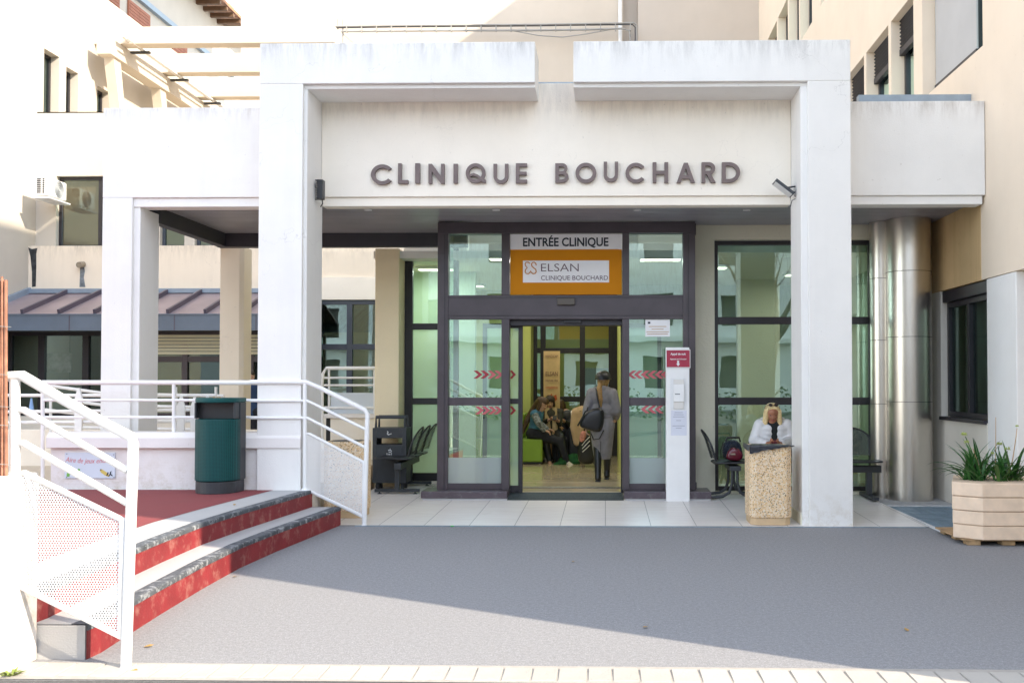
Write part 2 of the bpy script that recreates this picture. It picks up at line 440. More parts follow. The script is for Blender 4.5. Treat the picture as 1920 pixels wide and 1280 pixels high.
# ---- steps along the drive: two risers, the red deck above
EDGE = [(10.40,-2.765),(9.6,-2.83),(8.8,-2.90),(8.0,-2.94),(7.2,-2.915),(6.4,-2.865),(5.9,-2.825),(5.5,-2.79),(5.36,-2.80)]
def plan(off): return [(x-off, y) for y, x in EDGE]
ZS1, ZS2 = .185, .36
def strip(off0, off1, z, mb, mi=0):
    a = plan(off0); b_ = plan(off1); n = len(a)
    vs = [(p[0],p[1],z) for p in a] + [(p[0],p[1],z) for p in b_]
    mb.add(vs, [(i, i+1, n+i+1, n+i) for i in range(n-1)], mi)
def riser(off, z0, z1, mb, mi=0, slope=0.0):
    a = plan(off); b_ = plan(off+slope); n = len(a)
    vs = [(p[0],p[1],z0) for p in a] + [(p[0],p[1],z1) for p in b_]
    mb.add(vs, [(i, i+1, n+i+1, n+i) for i in range(n-1)], mi)
steps = thing('entrance_steps', (-2.95, 7.9, 0), 'two long white painted steps with red risers beside the drive', 'steps')
for k, (off, z0, z1) in enumerate(((0, 0, ZS1), (.30, ZS1, ZS2))):
    # solid step body
    p = plan(off + .012)
    poly = p + [(-4.9, 5.36), (-4.9, 10.40)] if k == 0 else p + [(-3.55, 5.36), (-3.62, 10.40)]
    st = MB(); st.prism(poly, 0 if k == 0 else ZS1-.01, z1-.001, 'z')
    st.build('step', M['step_paint'], steps)
    tb = MB(); strip(off+.085, off+.31 if k == 0 else off+.42, z1+.004, tb); tb.build('tread', M['step_paint'], steps)
    rb = MB(); riser(off+.004, z0, z1-.028, rb); rb.build('riser', M['riser'], steps)
    nb = MB(); riser(off, z1-.030, z1-.004, nb)
    a = plan(off); b2 = plan(off+.006); c2 = plan(off+.09); n = len(a)
    nb.add([(q[0],q[1],z1-.004) for q in a]+[(q[0],q[1],z1+.006) for q in b2]+[(q[0],q[1],z1+.006) for q in c2],
           [(i,i+1,n+i+1,n+i) for i in range(n-1)]+[(n+i,n+i+1,2*n+i+1,2*n+i) for i in range(n-1)])
    nb.build('nosing', M['nosing'], steps)
# red deck
dk = MB(); a = plan(.71)
dk.add([(p[0],p[1],ZS2+.006) for p in a] + [(-14,5.36,ZS2+.006),(-14,10.40,ZS2+.006)], [tuple(range(len(a)+2))])
dk.build('red_deck', M['deck'], kind='structure')
db = MB().box(-14, -3.6, 5.36, 10.40, 0, ZS2-.004); db.build('deck_base', M['cream_conc'], kind='structure')
# play yard behind the low wall
yd = MB().box(-10.6, -3.25, 10.56, 18, .0, .34); yd.build('play_yard', M['cream_conc'], kind='structure')

# ================================================================== ENTRANCE CANOPY (white concrete)
PY, FY = 10.38, 10.95
canopy = thing('entrance_canopy', (-.5, 10.7, 0), 'white concrete entrance canopy with double portal frame and grey slatted soffit', 'canopy')
ZTOP, ZB, ZL = 5.07, at(1300,153,Y=PY).z, at(1300,163,Y=PY+.045).z
FZB, FZL = 3.545, 3.445
xa, xb_, xc = at(484,500,Y=PY).x, at(566,500,Y=PY).x, at(575,500,Y=PY+.05).x
xd, xe, xf = at(1502,500,Y=PY+.05).x, at(1516,500,Y=PY).x, at(1597,500,Y=PY).x
for (o, i_, l) in ((xa, xb_, xc), (xf, xe, xd)):
    c = MB(); c.box(o, i_, PY, PY+.05, 0, ZB); c.box(o + (.0 if o < 0 else 0), l, PY+.05, FY+.05, 0, ZL)
    c.build('column', M['portal'], canopy, bevel=.008)
g0, g1 = at(1003,120,Y=PY).x, at(1075,120,Y=PY).x
MB().box(xd-.014, xd-.001, PY+.06, FY+.05, .004, .13).build('skirting', M['rough_wall'], canopy, bevel=.003)
for (l, r) in ((xa, g0), (g1, xf)):
    c = MB(); c.box(l, r, PY, PY+.052, ZB, ZTOP); c.box(l, r, PY+.052, FY+.002, ZL, ZTOP-.004)
    c.build('roof_beam', M['portal'], canopy, bevel=.008)
c = MB(); c.box(xc+.002, xd-.002, FY, FY+.22, FZB, 4.80); c.box(xc+.004, xd-.004, FY+.03, FY+.20, FZL, FZB)
c.build('fascia', M['fascia'], canopy, bevel=.006)
c = MB(); c.box(xc, xd, FY+.04, FY+.30, 4.803, 4.825); c.build('coping', mat('zinc_flashing', (.33,.40,.46), .45, .1, 8, metal=.3), canopy)
# left wing: beam and outer leg
lx0, lx1, lx2 = at(193,300,Y=FY).x, at(247,500,Y=FY).x, at(262,500,Y=FY+.04).x
zl = at(330,202,Y=FY).z
c = MB(); c.box(lx0, xa+.02, FY-.002, FY+.20, FZB, zl); c.box(lx1, xa+.02, FY+.03, FY+.24, FZL, FZB)
c.build('side_beam', M['sidebeam'], canopy, bevel=.008)
c = MB(); c.box(lx0, lx1, FY, FY+.045, .3, FZB+.001); c.box(lx0+.002, lx2, FY+.045, FY+.52, .3, FZL)
c.build('side_column', M['sidebeam'], canopy, bevel=.008)
# right wing
rx1 = 4.165; zr = at(1700,190,Y=FY).z
c = MB(); c.box(xf-.02, rx1, FY-.002, FY+.20, FZB-.005, zr); c.box(xf-.02, rx1-.02, FY+.03, FY+.24, FZL, FZB-.005)
c.build('side_beam', M['sidebeam'], canopy, bevel=.008)
# return of the left wing towards the building, rear column
ry = 14.0
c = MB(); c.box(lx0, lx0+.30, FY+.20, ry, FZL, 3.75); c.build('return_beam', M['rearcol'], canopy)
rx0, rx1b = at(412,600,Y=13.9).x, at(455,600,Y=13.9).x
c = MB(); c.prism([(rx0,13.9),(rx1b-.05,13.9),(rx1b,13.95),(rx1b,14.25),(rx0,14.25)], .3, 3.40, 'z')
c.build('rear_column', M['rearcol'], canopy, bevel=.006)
# soffit: long aluminium slats running along the facade
sb = MB(); y = FY+.24; zs = 3.52
while y < 13.5:
    x1 = 4.165 if y < 12.86 else 1.10
    sb.box(lx0+.30, x1, y, y+.072, zs, zs+.02); y += .10
so_f = sb.build('soffit', M['soffit'], canopy); MB().box(lx0+.31, 4.16, FY+.25, 13.44, zs+.045, zs+.06).build('backing', M['black_metal'], so_f)  # black backing sheet paints shade into the gaps between slats
c = MB(); c.box(lx0+.30, lx0+.42, FY+.5, 13.45, 3.34, 3.54); c.box(lx0+.30, at(820,440,Y=13.45).x+.4, 13.45, 13.60, 3.335, 3.56)
c.build('soffit_edge_trim', M['soffit_dk'], canopy)
c = MB(); c.box(lx0+.3, 4.165, FY+.22, 13.6, 3.60, 3.72); c.build('roof_slab', M['cream_conc'], canopy)
for px in (930, 1195, 1400, 690):
    p = at(px, 394, Z=3.517)
    MB().lathe((p.x, p.y, 3.512), [(.045,.008),(.045,0),(.032,-.002),(.03,.004)], 20).build('downlight', M['white_metal2'], canopy)

# raised letters on the fascia
def letter_loops(ch):
    def arc(cx, cy, r, a0, a1, n=26): return [(cx+r*cos(R(a0+(a1-a0)*i/n)), cy+r*sin(R(a0+(a1-a0)*i/n))) for i in range(n+1)]
    w = .172                                                  # stroke; height 1
    if ch == 'C': return [arc(.5,.5,.5,38,322)+arc(.5,.5,.5-w,322,38)], 1.0
    if ch in 'OQ': return [arc(.5,.5,.5,0,359,40), arc(.5,.5,.5-w,0,359,40)], 1.0
    if ch == 'L': return [[(0,0),(.5,0),(.5,w),(w,w),(w,1),(0,1)]], .5
    if ch == 'I': return [[(0,0),(w,0),(w,1),(0,1)]], w
    if ch == 'N': return [[(0,0),(w,0),(w,.62),(.62,0),(.8,0),(.8,1),(.8-w,1),(.8-w,.38),(.18,1),(0,1)]], .8
    if ch == 'U': return [[(0,1),(0,.36)]+arc(.37,.37,.37,180,360)+[(.74,1),(.74-w,1),(.74-w,.37)]+arc(.37,.37,.37-w,360,180)+[(w,1)]], .74
    if ch == 'E': return [[(0,0),(.54,0),(.54,w),(w,w),(w,.41),(.52,.41),(.52,.41+w*.95),(w,.41+w*.95),(w,1-w),(.54,1-w),(.54,1),(0,1)]], .54
    if ch == 'H': return [[(0,0),(w,0),(w,.41),(.72-w,.41),(.72-w,0),(.72,0),(.72,1),(.72-w,1),(.72-w,.41+w),(w,.41+w),(w,1),(0,1)]], .72
    if ch == 'A': return [[(0,0),(.205,0),(.275,.19),(.645,.19),(.715,0),(.92,0),(.56,1),(.36,1)], [(.34,.37),(.58,.37),(.46,.72)]], .92
    if ch == 'B': return [[(0,0)]+[(.34,0)]+arc(.34,.29,.29,-90,62,14)+arc(.33,.76,.24,-35,90,12)+[(0,1)],
                          [(w,w*.9),(.34,w*.9)]+arc(.34,.29,.125,-90,90,10)+[(w,.41)], [(w,.585),(.33,.585)]+arc(.33,.715,.115,-70,90,10)+[(w,.83)]], .63
    if ch == 'R': return [[(0,0),(w,0),(w,.40),(.24,.40),(.44,0),(.66,0),(.43,.42)]+arc(.34,.70,.30,-72,90,16)+[(0,1)],
                          [(w,.575),(.34,.575)]+arc(.34,.70,.125,-90,90,10)+[(w,.825)]], .66
    if ch == 'D': return [[(0,0),(.32,0)]+arc(.32,.5,.5,-90,90,24)+[(0,1)], [(w,w),(.32,w)]+arc(.32,.5,.5-w,-90,90,20)+[(w,1-w)]], .82
def loops_mesh(loops, depth):
    cu = bpy.data.curves.new('l', 'CURVE'); cu.dimensions = '2D'; cu.fill_mode = 'BOTH'; cu.extrude = depth/2
    for lp in loops:
        s = cu.splines.new('POLY'); s.points.add(len(lp)-1); s.use_cyclic_u = True
        for i, (x, y) in enumerate(lp): s.points[i].co = (x, y, 0, 1)
    o = bpy.data.objects.new('l', cu); COL.objects.link(o); me = evaluated(o)
    bpy.data.objects.remove(o); bpy.data.curves.remove(cu); return me
sign = thing('wall_lettering', (-.6, FY, 3.7), 'big raised mauve brown capital letters CLINIQUE BOUCHARD on white fascia', 'lettering')
LET = [('C',695,738,308,346),('L',746,765,306,344),('I',778,787,306,343),('N',803,833,307,344),('I',850,858,307,343),('Q',873,910,306,343),('U',925,953,307,344),('E',967,988,306,343),
       ('B',1041,1066,306,342),('O',1079,1118,305,343),('U',1132,1159,303,341),('C',1173,1212,305,343),('H',1224,1253,304,342),('A',1269,1303,305,342),('R',1316,1342,304,342),('D',1354,1388,304,342)]
for ch, x0, x1, y0, y1 in LET:
    loops, w = letter_loops(ch)
    p0 = at(x0, y1, Y=FY-.05); p1 = at(x1, y0, Y=FY-.05); h = p1.z-p0.z; ww = p1.x-p0.x
    me = loops_mesh([[(x/w*ww, y*h) for x, y in lp] for lp in loops], .045)
    me.transform(Matrix.Translation((p0.x, FY-.0235, p0.z)) @ Matrix.Rotation(pi/2, 4, 'X'))
    o = link('letter', me, M['letter'], sign)
    if ch == 'Q':
        tl = [[(x/w*ww, y*h) for x, y in lp] for lp in [[(.20,.30),(.36,.37),(.58,.30),(.86,.04),(1.02,.0),(1.02,.16),(.90,.20),(.62,.42),(.40,.50),(.22,.44)]]]
        m2 = loops_mesh(tl, .05); m2.transform(Matrix.Translation((p0.x, FY-.026, p0.z)) @ Matrix.Rotation(pi/2, 4, 'X'))
        link('letter_tail', m2, M['letter'], o)

# ================================================================== CLINIC BUILDING behind the canopy
def grid_wall(mb, axis, c0, c1, u0, u1, z0, z1, holes, mi=0):
    """a wall of thickness c0..c1 (axis = its normal), with rectangular holes (ua, ub, za, zb)"""
    us = sorted({u0, u1} | {min(max(h, u0), u1) for q in holes for h in q[:2]})
    zs_ = sorted({z0, z1} | {min(max(h, z0), z1) for q in holes for h in q[2:]})
    for i in range(len(us)-1):
        run = None
        for j in range(len(zs_)-1):
            um, zm = (us[i]+us[i+1])/2, (zs_[j]+zs_[j+1])/2
            solid = not any(q[0] < um < q[1] and q[2] < zm < q[3] for q in holes)
            if solid and run is None: run = zs_[j]
            if run is not None and (not solid or j == len(zs_)-2):
                top = zs_[j+1] if solid else zs_[j]
                if axis == 'y': mb.box(us[i], us[i+1], c0, c1, run, top, mi)
                else: mb.box(c0, c1, us[i], us[i+1], run, top, mi)
                run = None
def window_y(parent, x0, x1, z0, z1, Y, vx=(), hz=(), t=.055, d=.07, fm='frame', gm='glass', pane_mats=None, bar=None):
    """a window facing the street: frame with its bars, one pane in each opening"""
    bar = bar or t
    f = MB()
    f.box(x0, x0+t, Y, Y+d, z0, z1); f.box(x1-t, x1, Y, Y+d, z0, z1)
    f.box(x0+t, x1-t, Y, Y+d, z0, z0+t); f.box(x0+t, x1-t, Y, Y+d, z1-t, z1)
    for x in vx: f.box(x-bar/2, x+bar/2, Y-.003, Y+d-.004, z0+t, z1-t)
    xs = [x0+t] + [q for x in vx for q in (x-bar/2, x+bar/2)] + [x1-t]
    for z in hz:
        for i in range(0, len(xs), 2): f.box(xs[i], xs[i+1], Y-.002, Y+d-.006, z-bar/2, z+bar/2)
    win = f.build('window', M[fm], parent, bevel=.004)
    zz = [z0+t] + [q for z in hz for q in (z-bar/2, z+bar/2)] + [z1-t]
    k = 0
    for i in range(0, len(xs), 2):
        for j in range(0, len(zz), 2):
            g = MB().add([(xs[i]-.004,Y+d*.55,zz[j]-.004),(xs[i+1]+.004,Y+d*.55,zz[j]-.004),(xs[i+1]+.004,Y+d*.55,zz[j+1]+.004),(xs[i]-.004,Y+d*.55,zz[j+1]+.004)], [(0,1,2,3)])
            g.build('pane', M[(pane_mats[k] if pane_mats else gm)], win); k += 1
    return win
clinic = thing('clinic_building', (.5, 13, 0), 'clinic ground floor with dark framed windows and lobby behind the canopy', 'building')
RWY, LWY = 12.9, 14.0
wx0, wx1 = at(1340,600,Y=RWY).x, at(1641,600,Y=RWY).x
wz1, wz0 = at(1450,449,Y=RWY).z, at(1400,921,Y=RWY).z
c = MB(); grid_wall(c, 'y', RWY, RWY+.25, 1.14, 4.165, 0, 3.60, [(wx0, wx1, wz0, wz1)]); c.build('wall', M['rough_wall'], clinic)
hz = [at(1400,y,Y=RWY).z for y in (752, 600)]
window_y(clinic, wx0, wx1, wz0, wz1, RWY+.10, [at(1545,600,Y=RWY+.1).x], hz, .055, .07, 'frame_dk', 'glass', bar=.095)
px0, px1 = at(703,600,Y=13.62).x, at(748,600,Y=13.62).x
c = MB().box(px0, px1, 13.62, 14.5, 0, 3.33); c.build('pier', M['pier'], clinic, bevel=.01)
lz1 = at(780,474,Y=LWY).z; lz0 = at(760,901,Y=LWY).z
MB().box(px1, -1.95, LWY-.06, LWY+.2, lz1, 3.6).build('wall', M['fascia'], clinic); MB().box(px1, -1.95, LWY-.06, LWY+.2, 0, lz0).build('wall', M['fascia'], clinic)
lwx1 = at(838,600,Y=LWY).x
window_y(clinic, px1+.002, lwx1, lz0, lz1, LWY, [], [at(790,y,Y=LWY).z for y in (752, 612)], .11, .08, 'frame_dk', 'pale_film', ['pale_film','pale_film','glass'], bar=.09)
# lobby: floor, walls, ceiling, lamps
M['lime'] = mat('lime_wall_paint', (.56, .60, .20), .6, .03, 2)
M['mint'] = mat('mint_wall_paint', (.56, .72, .63), .6, .03, 2)
M['white_int'] = mat('white_ceiling', (.78, .78, .74), .7, .02, 2)
M['olive'] = mat('olive_partition', (.34, .44, .36), .6, .05, 2)
M['lobby_floor'] = mat('polished_beige_floor', (.56, .47, .32), .10, .12, 1.6, dirt=(.42, .34, .22), dirtamt=.4)
LF = .085
MB().box(-3.1, 4.1, 14.02, 22, LF-.05, LF).build('lobby_floor', M['lobby_floor'], clinic)
MB().box(-1.9, 1.1, 12.9, 14.02, LF-.05, LF-.003).build('lobby_floor', M['lobby_floor'], clinic)
MB().box(-3.2, 4.165, 13.66, 22.2, 3.2, 3.3).build('lobby_ceiling', M['white_int'], clinic)
MB().box(1.2, 4.165, 13.15, 13.62, 3.2, 3.3).build('lobby_ceiling', M['white_int'], clinic)
MB().box(-3.2, 4.165, 22.0, 22.2, 0, 3.2).build('lobby_wall', M['lime'], clinic)
MB().box(-3.2, -3.05, 14.5, 22.0, 0, 3.2).build('lobby_wall', M['lime'], clinic)
MB().box(-3.05, -2.02, 15.4, 15.55, LF, 3.2).build('lobby_wall', M['mint'], clinic)
MB().box(.225, .335, 15.2, 19.0, LF, 3.2).build('lobby_wall', M['lime'], clinic)
MB().box(.335, 4.1, 17.6, 17.7, LF, 3.2).build('lobby_wall', M['olive'], clinic)
MB().box(2.2, 2.9, 16.6, 16.75, LF, 3.2).build('lobby_wall', M['rough_wall'], clinic)
MB().box(4.03, 4.15, 13.15, 22, 0, 3.2).build('lobby_wall', M['olive'], clinic)
lw = at(995,700,Y=18.6).x
MB().box(-3.05, lw, 18.6, 18.75, LF, 3.2).build('lobby_wall', M['lime'], clinic)
# inner glazed screen at the back of the lobby
s0, s1 = at(1000,700,Y=19).x, .225
window_y(clinic, s0, s1, LF, 3.2, 19.0, [at(1018,700,Y=19).x, at(1092,700,Y=19).x, at(1146,700,Y=19).x],
         [at(1080,y,Y=19).z for y in (800, 748, 657)], .07, .08, 'frame_dk', 'glass', bar=.10)
p = at(1087,690,Y=19.3); q = at(1143,742,Y=19.3)
MB().box(p.x, q.x, 19.3, 19.33, q.z, p.z).build('whiteboard', M['white_int'], clinic)
emi = bpy.data.materials.new('lamp_diffuser'); emi.use_nodes = True
_b = emi.node_tree.nodes['Principled BSDF']; _b.inputs['Emission Color'].default_value = (1, .9, .72, 1); _b.inputs['Emission Strength'].default_value = 1.0
_b.inputs['Base Color'].default_value = (.8, .8, .75, 1)
M['lamp'] = emi
LAMPS = [(-.7, 15.6), (-.7, 17.6), (-2.4, 17.3), (-.6, 20.5), (-2.5, 14.75), (1.5, 14.6), (3.1, 15.6), (.75, 13.6), (-1.3, 13.5)]
for lx, ly in LAMPS:
    z = 3.198
    l = MB().box(lx-.3, lx+.3, ly-.15, ly+.15, z-.04, z-.002).build('ceiling_lamp', M['white_metal2'], clinic)
    MB().box(lx-.27, lx+.27, ly-.12, ly+.12, z-.045, z-.0415).build('diffuser', M['lamp'], l)
    ld = bpy.data.lights.new('ceiling_light', 'AREA'); ld.shape = 'RECTANGLE'; ld.size = .5; ld.size_y = .22
    ld.energy = (3.4 if ly < 15 else 2.2) if lx < 0 else 2.0; ld.color = (1, .94, .83)
    lo = bpy.data.objects.new('ceiling_light', ld); COL.objects.link(lo); lo.location = (lx, ly, z-.06); lo.parent = clinic; lo.matrix_parent_inverse = parent_inv(clinic)

# ================================================================== DOOR PORTAL
DY = 12.45
def X(px, Y=DY): return at(px, 650, Y=Y).x
def Z(py, Y=DY, px=1060): return at(px, py, Y=Y).z
doors = thing('entrance_doors', (-.5, DY, 0), 'dark aubergine aluminium entrance portal with green glass sidelights and open sliding door', 'doors')
zt = 3.50
f = MB(); d = .16
xl, xr = X(820), X(1304)
zsill = Z(918)
cols = [(820,840),(940,955),(1167,1180),(1281,1304)]
f.box(xl, xr, DY, DY+d, Z(437), zt)                                   # head
f.box(X(840), X(1281), DY+.004, DY+d-.004, Z(598), Z(553))            # header band
f.box(xl, X(840), DY, DY+d, zsill, Z(437)); f.box(X(1281), xr, DY, DY+d, zsill, Z(437))
for a, b in cols[1:3]:
    f.box(X(a), X(b), DY+.002, DY+d, Z(553), Z(437)); f.box(X(a), X(b), DY+.002, DY+d, zsill, Z(598))
fr = f.build('frame', M['frame'], doors, bevel=.004)
# thin raised joints on the frame
j = MB(); j.box(X(833), X(833)+.008, DY-.006, DY, zsill, Z(440)); j.box(X(1290), X(1290)+.008, DY-.006, DY, zsill, Z(440)); j.box(X(840), X(1281), DY-.004, DY+.004, Z(558), Z(557)); j.box(X(840), X(1281), DY-.004, DY+.004, Z(592), Z(591))
j.build('joint_strip', M['frame_dk'], fr)
def pane(x0, x1, z0, z1, Y, m, parent, name='pane'):
    return MB().add([(x0,Y,z0),(x1,Y,z0),(x1,Y,z1),(x0,Y,z1)], [(0,1,2,3)]).build(name, M[m], parent)
pane(X(839), X(941), Z(553), Z(436), DY+.06, 'glass_door', doors)
pane(X(1179), X(1282), Z(553), Z(436), DY+.06, 'glass_door', doors)
# side walls of the portal box
for xs_, ye in ((xl+.01, LWY), (xr-.01, RWY)):
    s = MB(); s.box(xs_-.035, xs_+.035, DY+d, ye, zsill, zsill+.08); s.box(xs_-.035, xs_+.035, DY+d, ye, Z(437), zt); s.box(xs_-.035, xs_+.035, ye-.08, ye, zsill+.08, Z(437))
    s.build('side_frame', M['frame'], doors)
    MB().add([(xs_,DY+d,zsill+.08),(xs_,ye-.08,zsill+.08),(xs_,ye-.08,Z(437)),(xs_,DY+d,Z(437))], [(0,1,2,3)]).build('pane', M['glass'], doors)
# fixed leaves left and right
M['red_film'] = mat('red_safety_film', (.33, .018, .035), .4, .05, 4)
M['pink_film'] = mat('faded_red_safety_film', (.50, .10, .12), .4, .1, 4)
def chevron(px, py, Y, parent, w=17, h=15, flip=False, m='red_film'):
    p = at(px, py, Y=Y); s = 1867/Y; W_, H_ = w/s, h/s
    pts = [(0,.5),(.42,.5),(1,0),(.42,-.5),(0,-.5),(.55,0)]
    if flip: pts = [(1-x, z) for x, z in pts]
    me = loops_mesh([[(p.x+(x-.5)*W_, p.z+z*H_) for x, z in pts]], .0015)
    me.transform(Matrix.Translation((0, Y, 0)) @ Matrix.Rotation(pi/2, 4, 'X'))
    return link('arrow_film', me, M[m], parent)
def leaf(a, b, name, Y=DY+.03, arrows=(), flip=False, fr_=(0, 0), film=True):
    x0, x1 = X(a, Y), X(b, Y); t = .0
    f = MB(); rz0, rz1 = Z(760, Y), Z(745, Y)
    z0, z1 = zsill, Z(598)
    f.box(x0, x1, Y, Y+.05, rz0, rz1); f.box(x0, x1, Y, Y+.05, z0, Z(906, Y))
    lf = f.build(name, M['frame'], doors, bevel=.003)
    pane(x0, x1, Z(745, Y), z1+.002, Y+.025, 'glass_door', lf)
    pane(x0, x1, Z(858, Y), rz0, Y+.025, 'glass_door', lf)
    pane(x0, x1, Z(906, Y), Z(858, Y), Y+.0245, 'film', lf, 'frosted_band')
    for px, py, m in arrows: chevron(px, py, Y+.02, lf, flip=flip, m=m)
    return lf
leaf(840, 940, 'side_light', arrows=[(896,702,'red_film'),(909,702,'red_film'),(922,702,'pink_film'),(935,702,'pink_film'),(899,769,'pink_film'),(911,769,'pink_film'),(923,769,'pink_film'),(934,769,'pink_film')])
leaf(1180, 1281, 'side_light', flip=True, arrows=[(1185,702,'pink_film'),(1197,702,'pink_film'),(1210,702,'pink_film'),(1223,702,'pink_film'),(1236,702,'pink_film'),(1247,702,'pink_film'),(1210,767,'pink_film'),(1223,767,'pink_film'),(1236,767,'pink_film')])
# sliding leaf standing open behind the left side light
sy = DY+.22
sd = MB(); a0, a1 = X(905, sy), X(980, sy); sz0, sz1 = .09, Z(606, sy)
sd.box(a1-.055, a1, sy, sy+.05, sz0, sz1); sd.box(a0, a0+.055, sy, sy+.05, sz0, sz1); sd.box(a0+.055, a1-.055, sy, sy+.05, sz0, sz0+.09)
sd.box(a0+.055, a1-.055, sy, sy+.05, sz1-.06, sz1); sd.box(a0+.055, a1-.055, sy, sy+.05, Z(757, sy), Z(747, sy))
sld = sd.build('sliding_door', M['frame_dk'], doors, bevel=.003)
pane(a0+.05, a1-.05, sz0+.05, sz1-.05, sy+.025, 'pale_film', sld)
chevron(961, 702, sy+.005, sld, 13, 16); chevron(961, 769, sy+.005, sld, 13, 16)
# second leaf hidden open behind the right side light
sd2 = MB(); b0, b1 = X(1164, sy), X(1240, sy)
sd2.box(b0, b0+.05, sy, sy+.05, sz0, sz1); sd2.box(b1-.05, b1, sy, sy+.05, sz0, sz1); sd2.box(b0+.05, b1-.05, sy, sy+.05, sz0, sz0+.09); sd2.box(b0+.05, b1-.05, sy, sy+.05, sz1-.06, sz1)
sld2 = sd2.build('sliding_door', M['frame_dk'], doors, bevel=.003)
pane(b0+.045, b1-.045, sz0+.05, sz1-.05, sy+.025, 'pale_film', sld2)
# operator box over the opening, sensors
o1 = MB().box(X(954), X(1168), DY+.10, DY+.34, Z(609), Z(596)).build('door_operator', M['frame_dk'], doors, bevel=.004)
MB().box(X(1045), X(1078), DY-.05, DY-.001, Z(572), Z(559)).build('motion_sensor', mat('bronze_plastic', (.09,.075,.06), .4), doors, bevel=.008)
MB().box(X(1057), X(1090), DY+.06, DY+.10, Z(605), Z(597)).build('motion_sensor', M['black_metal'], doors, bevel=.006)
MB().box(X(962), X(974), DY+.335, DY+.345, Z(617), Z(611)).build('sticker', mat('blue_sticker', (.05,.10,.42), .4), o1)
# plinth of dark tile either side, door mat between
M['plinth'] = mat('dark_plum_tile', (.085, .066, .080), .28, .2, 5, dirt=(.3,.3,.3), dirtamt=.5)
for a, b in ((789, 951), (1170, 1334)):
    pl = MB(); y0 = 12.26
    pl.box(at(a,925,Y=y0).x, at(b,925,Y=y0).x, y0, DY+.30, .062, zsill-.001)
    o = pl.build('plinth', M['plinth'], doors, bevel=.006)
    MB().box(at(a,925,Y=y0).x+.015, at(b,925,Y=y0).x-.004, y0+.012, DY+.30, .0, .0615).build('plinth_base', M['step_paint'], o)
# sign over the door
sgn = thing('entrance_sign', (X(1060), DY, Z(553)), 'white and orange sign reading ENTRÉE CLINIQUE above the open doors', 'sign')
Y0 = DY+.03
M['sign_white'] = mat('sign_white', (.82, .82, .83), .5, .01, 2); M['sign_orange'] = mat('sign_orange', (.58, .215, .001), .6, .03, 2, spec=.2)
M['sign_black'] = mat('sign_black', (.014, .022, .035), .5, .02); M['sign_grey'] = mat('sign_brown_grey', (.13, .085, .105), .5, .02)
MB().box(X(956), X(1166), Y0, Y0+.02, Z(466), Z(438)).build('white_panel', M['sign_white'], sgn)
MB().box(X(956), X(1166), Y0+.0005, Y0+.0205, Z(552), Z(467)).build('orange_panel', M['sign_orange'], sgn)
MB().box(X(980), X(1142), Y0-.003, Y0+.0004, Z(529), Z(488)).build('name_plate', M['sign_white'], sgn)
cx = (X(980)+X(1141))/2
text('writing', 'ENTRÉE CLINIQUE', (cx, Y0-.002, Z(454)), X(1141)-X(980), .150, M['sign_black'], sgn, bold=.0035)
text('writing', 'ELSAN', ((X(1014)+X(1085))/2, Y0-.005, Z(502)), X(1085)-X(1014), .142, M['sign_grey'], sgn, bold=-.001)
text('writing', 'CLINIQUE BOUCHARD', ((X(1014)+X(1140))/2, Y0-.005, Z(521)), X(1140)-X(1014), .082, M['sign_grey'], sgn)
lg = [(994,512),(990,514),(986,512),(983,508),(984,503),(987,500),(984,497),(983,493),(986,490),(990,491),(991,495),
      ]
def spx(pts): return [Vector((X(a), Y0-.006, Z(b))) for a, b in pts]
emb = MB()
emb.tube(spx([(993,493.5),(990,491),(986,491),(984,494),(985,498),(988,501.5),(985,504.5),(984,509),(986,512),(990,513),(993,510.5),(994.5,507.5),(996,510.5),(999,513),(1003,512),(1005,509),(1004,504.5),(1000,501.5),(997,499),(996,494.5),(998,491.5),(1001,491),(1004,493),(1005,497)]), .0115, 8, flat=.5)
emb.build('emblem', M['sign_orange'], sgn)
# ================================================================== RIGHT BUILDING
RX = 4.17
rb = thing('wing_building', (7, 14, 0), 'tall peach rendered clinic wing along the right side with rows of dark windows', 'building')
NEARH, FARH, YE, YN = 15.2, 16.9, 27.0, 3.62
W1 = [(11.0,13.08),(13.45,14.50),(14.64,15.88),(16.02,17.30),(17.44,18.8)]
b1z = (5.205, 6.745); b2z = (8.74, 10.26)
holes = [(a, b, *b1z) for a, b in W1] + [(5.2, 9.6, *b1z)]
W2 = [(13.5,14.6),(14.75,15.85),(16.0,17.1),(17.25,19.2),(20.0,21.2),(21.35,22.5),(22.65,23.9),(24.1,25.4)]
holes += [(a, b, *b2z) for a, b in W2] + [(5.2, 12.6, *b2z)]
c = MB(); grid_wall(c, 'x', RX, RX+.28, YN, 20.5, 2.625, NEARH, holes)
grid_wall(c, 'x', RX, RX+.28, 20.5, YE, 2.625, FARH, holes)
c.box(RX+.28, 11, YN, 20.5, NEARH-.3, NEARH); c.box(RX+.28, 11, 20.5, YE, FARH-.3, FARH); c.box(RX, 11, 20.5, 20.75, NEARH, FARH)
c.box(RX+.28, 11, YN, YN+.25, 2.625, NEARH)
c.build('wall', M['right_wall'], rb)
# ground floor: pilasters, low wall with the window, recess near the camera
for y0, y1 in ((10.19, 10.97), (YN, YN+.8)): MB().box(RX+.004, RX+.9, y0, y1, 0, 2.62).build('pilaster', M['sidebeam'], rb, bevel=.01)  # near-corner pilaster is unseen, added to hold the ground shadow's edge in line
MB().box(RX+.78, 11, YN+.3, 20.4, 2.75, NEARH-.35).build('core', M['right_wall'], rb); MB().box(RX+.78, 11, 20.5, YE, 2.75, FARH-.35).build('core', M['right_wall'], rb); MB().box(RX+1.15, 11, YN+.3, YE, 0, 2.74).build('core', M['right_wall'], rb)  # unseen solid fill, added to stop sunlight leaking through the hollow wing

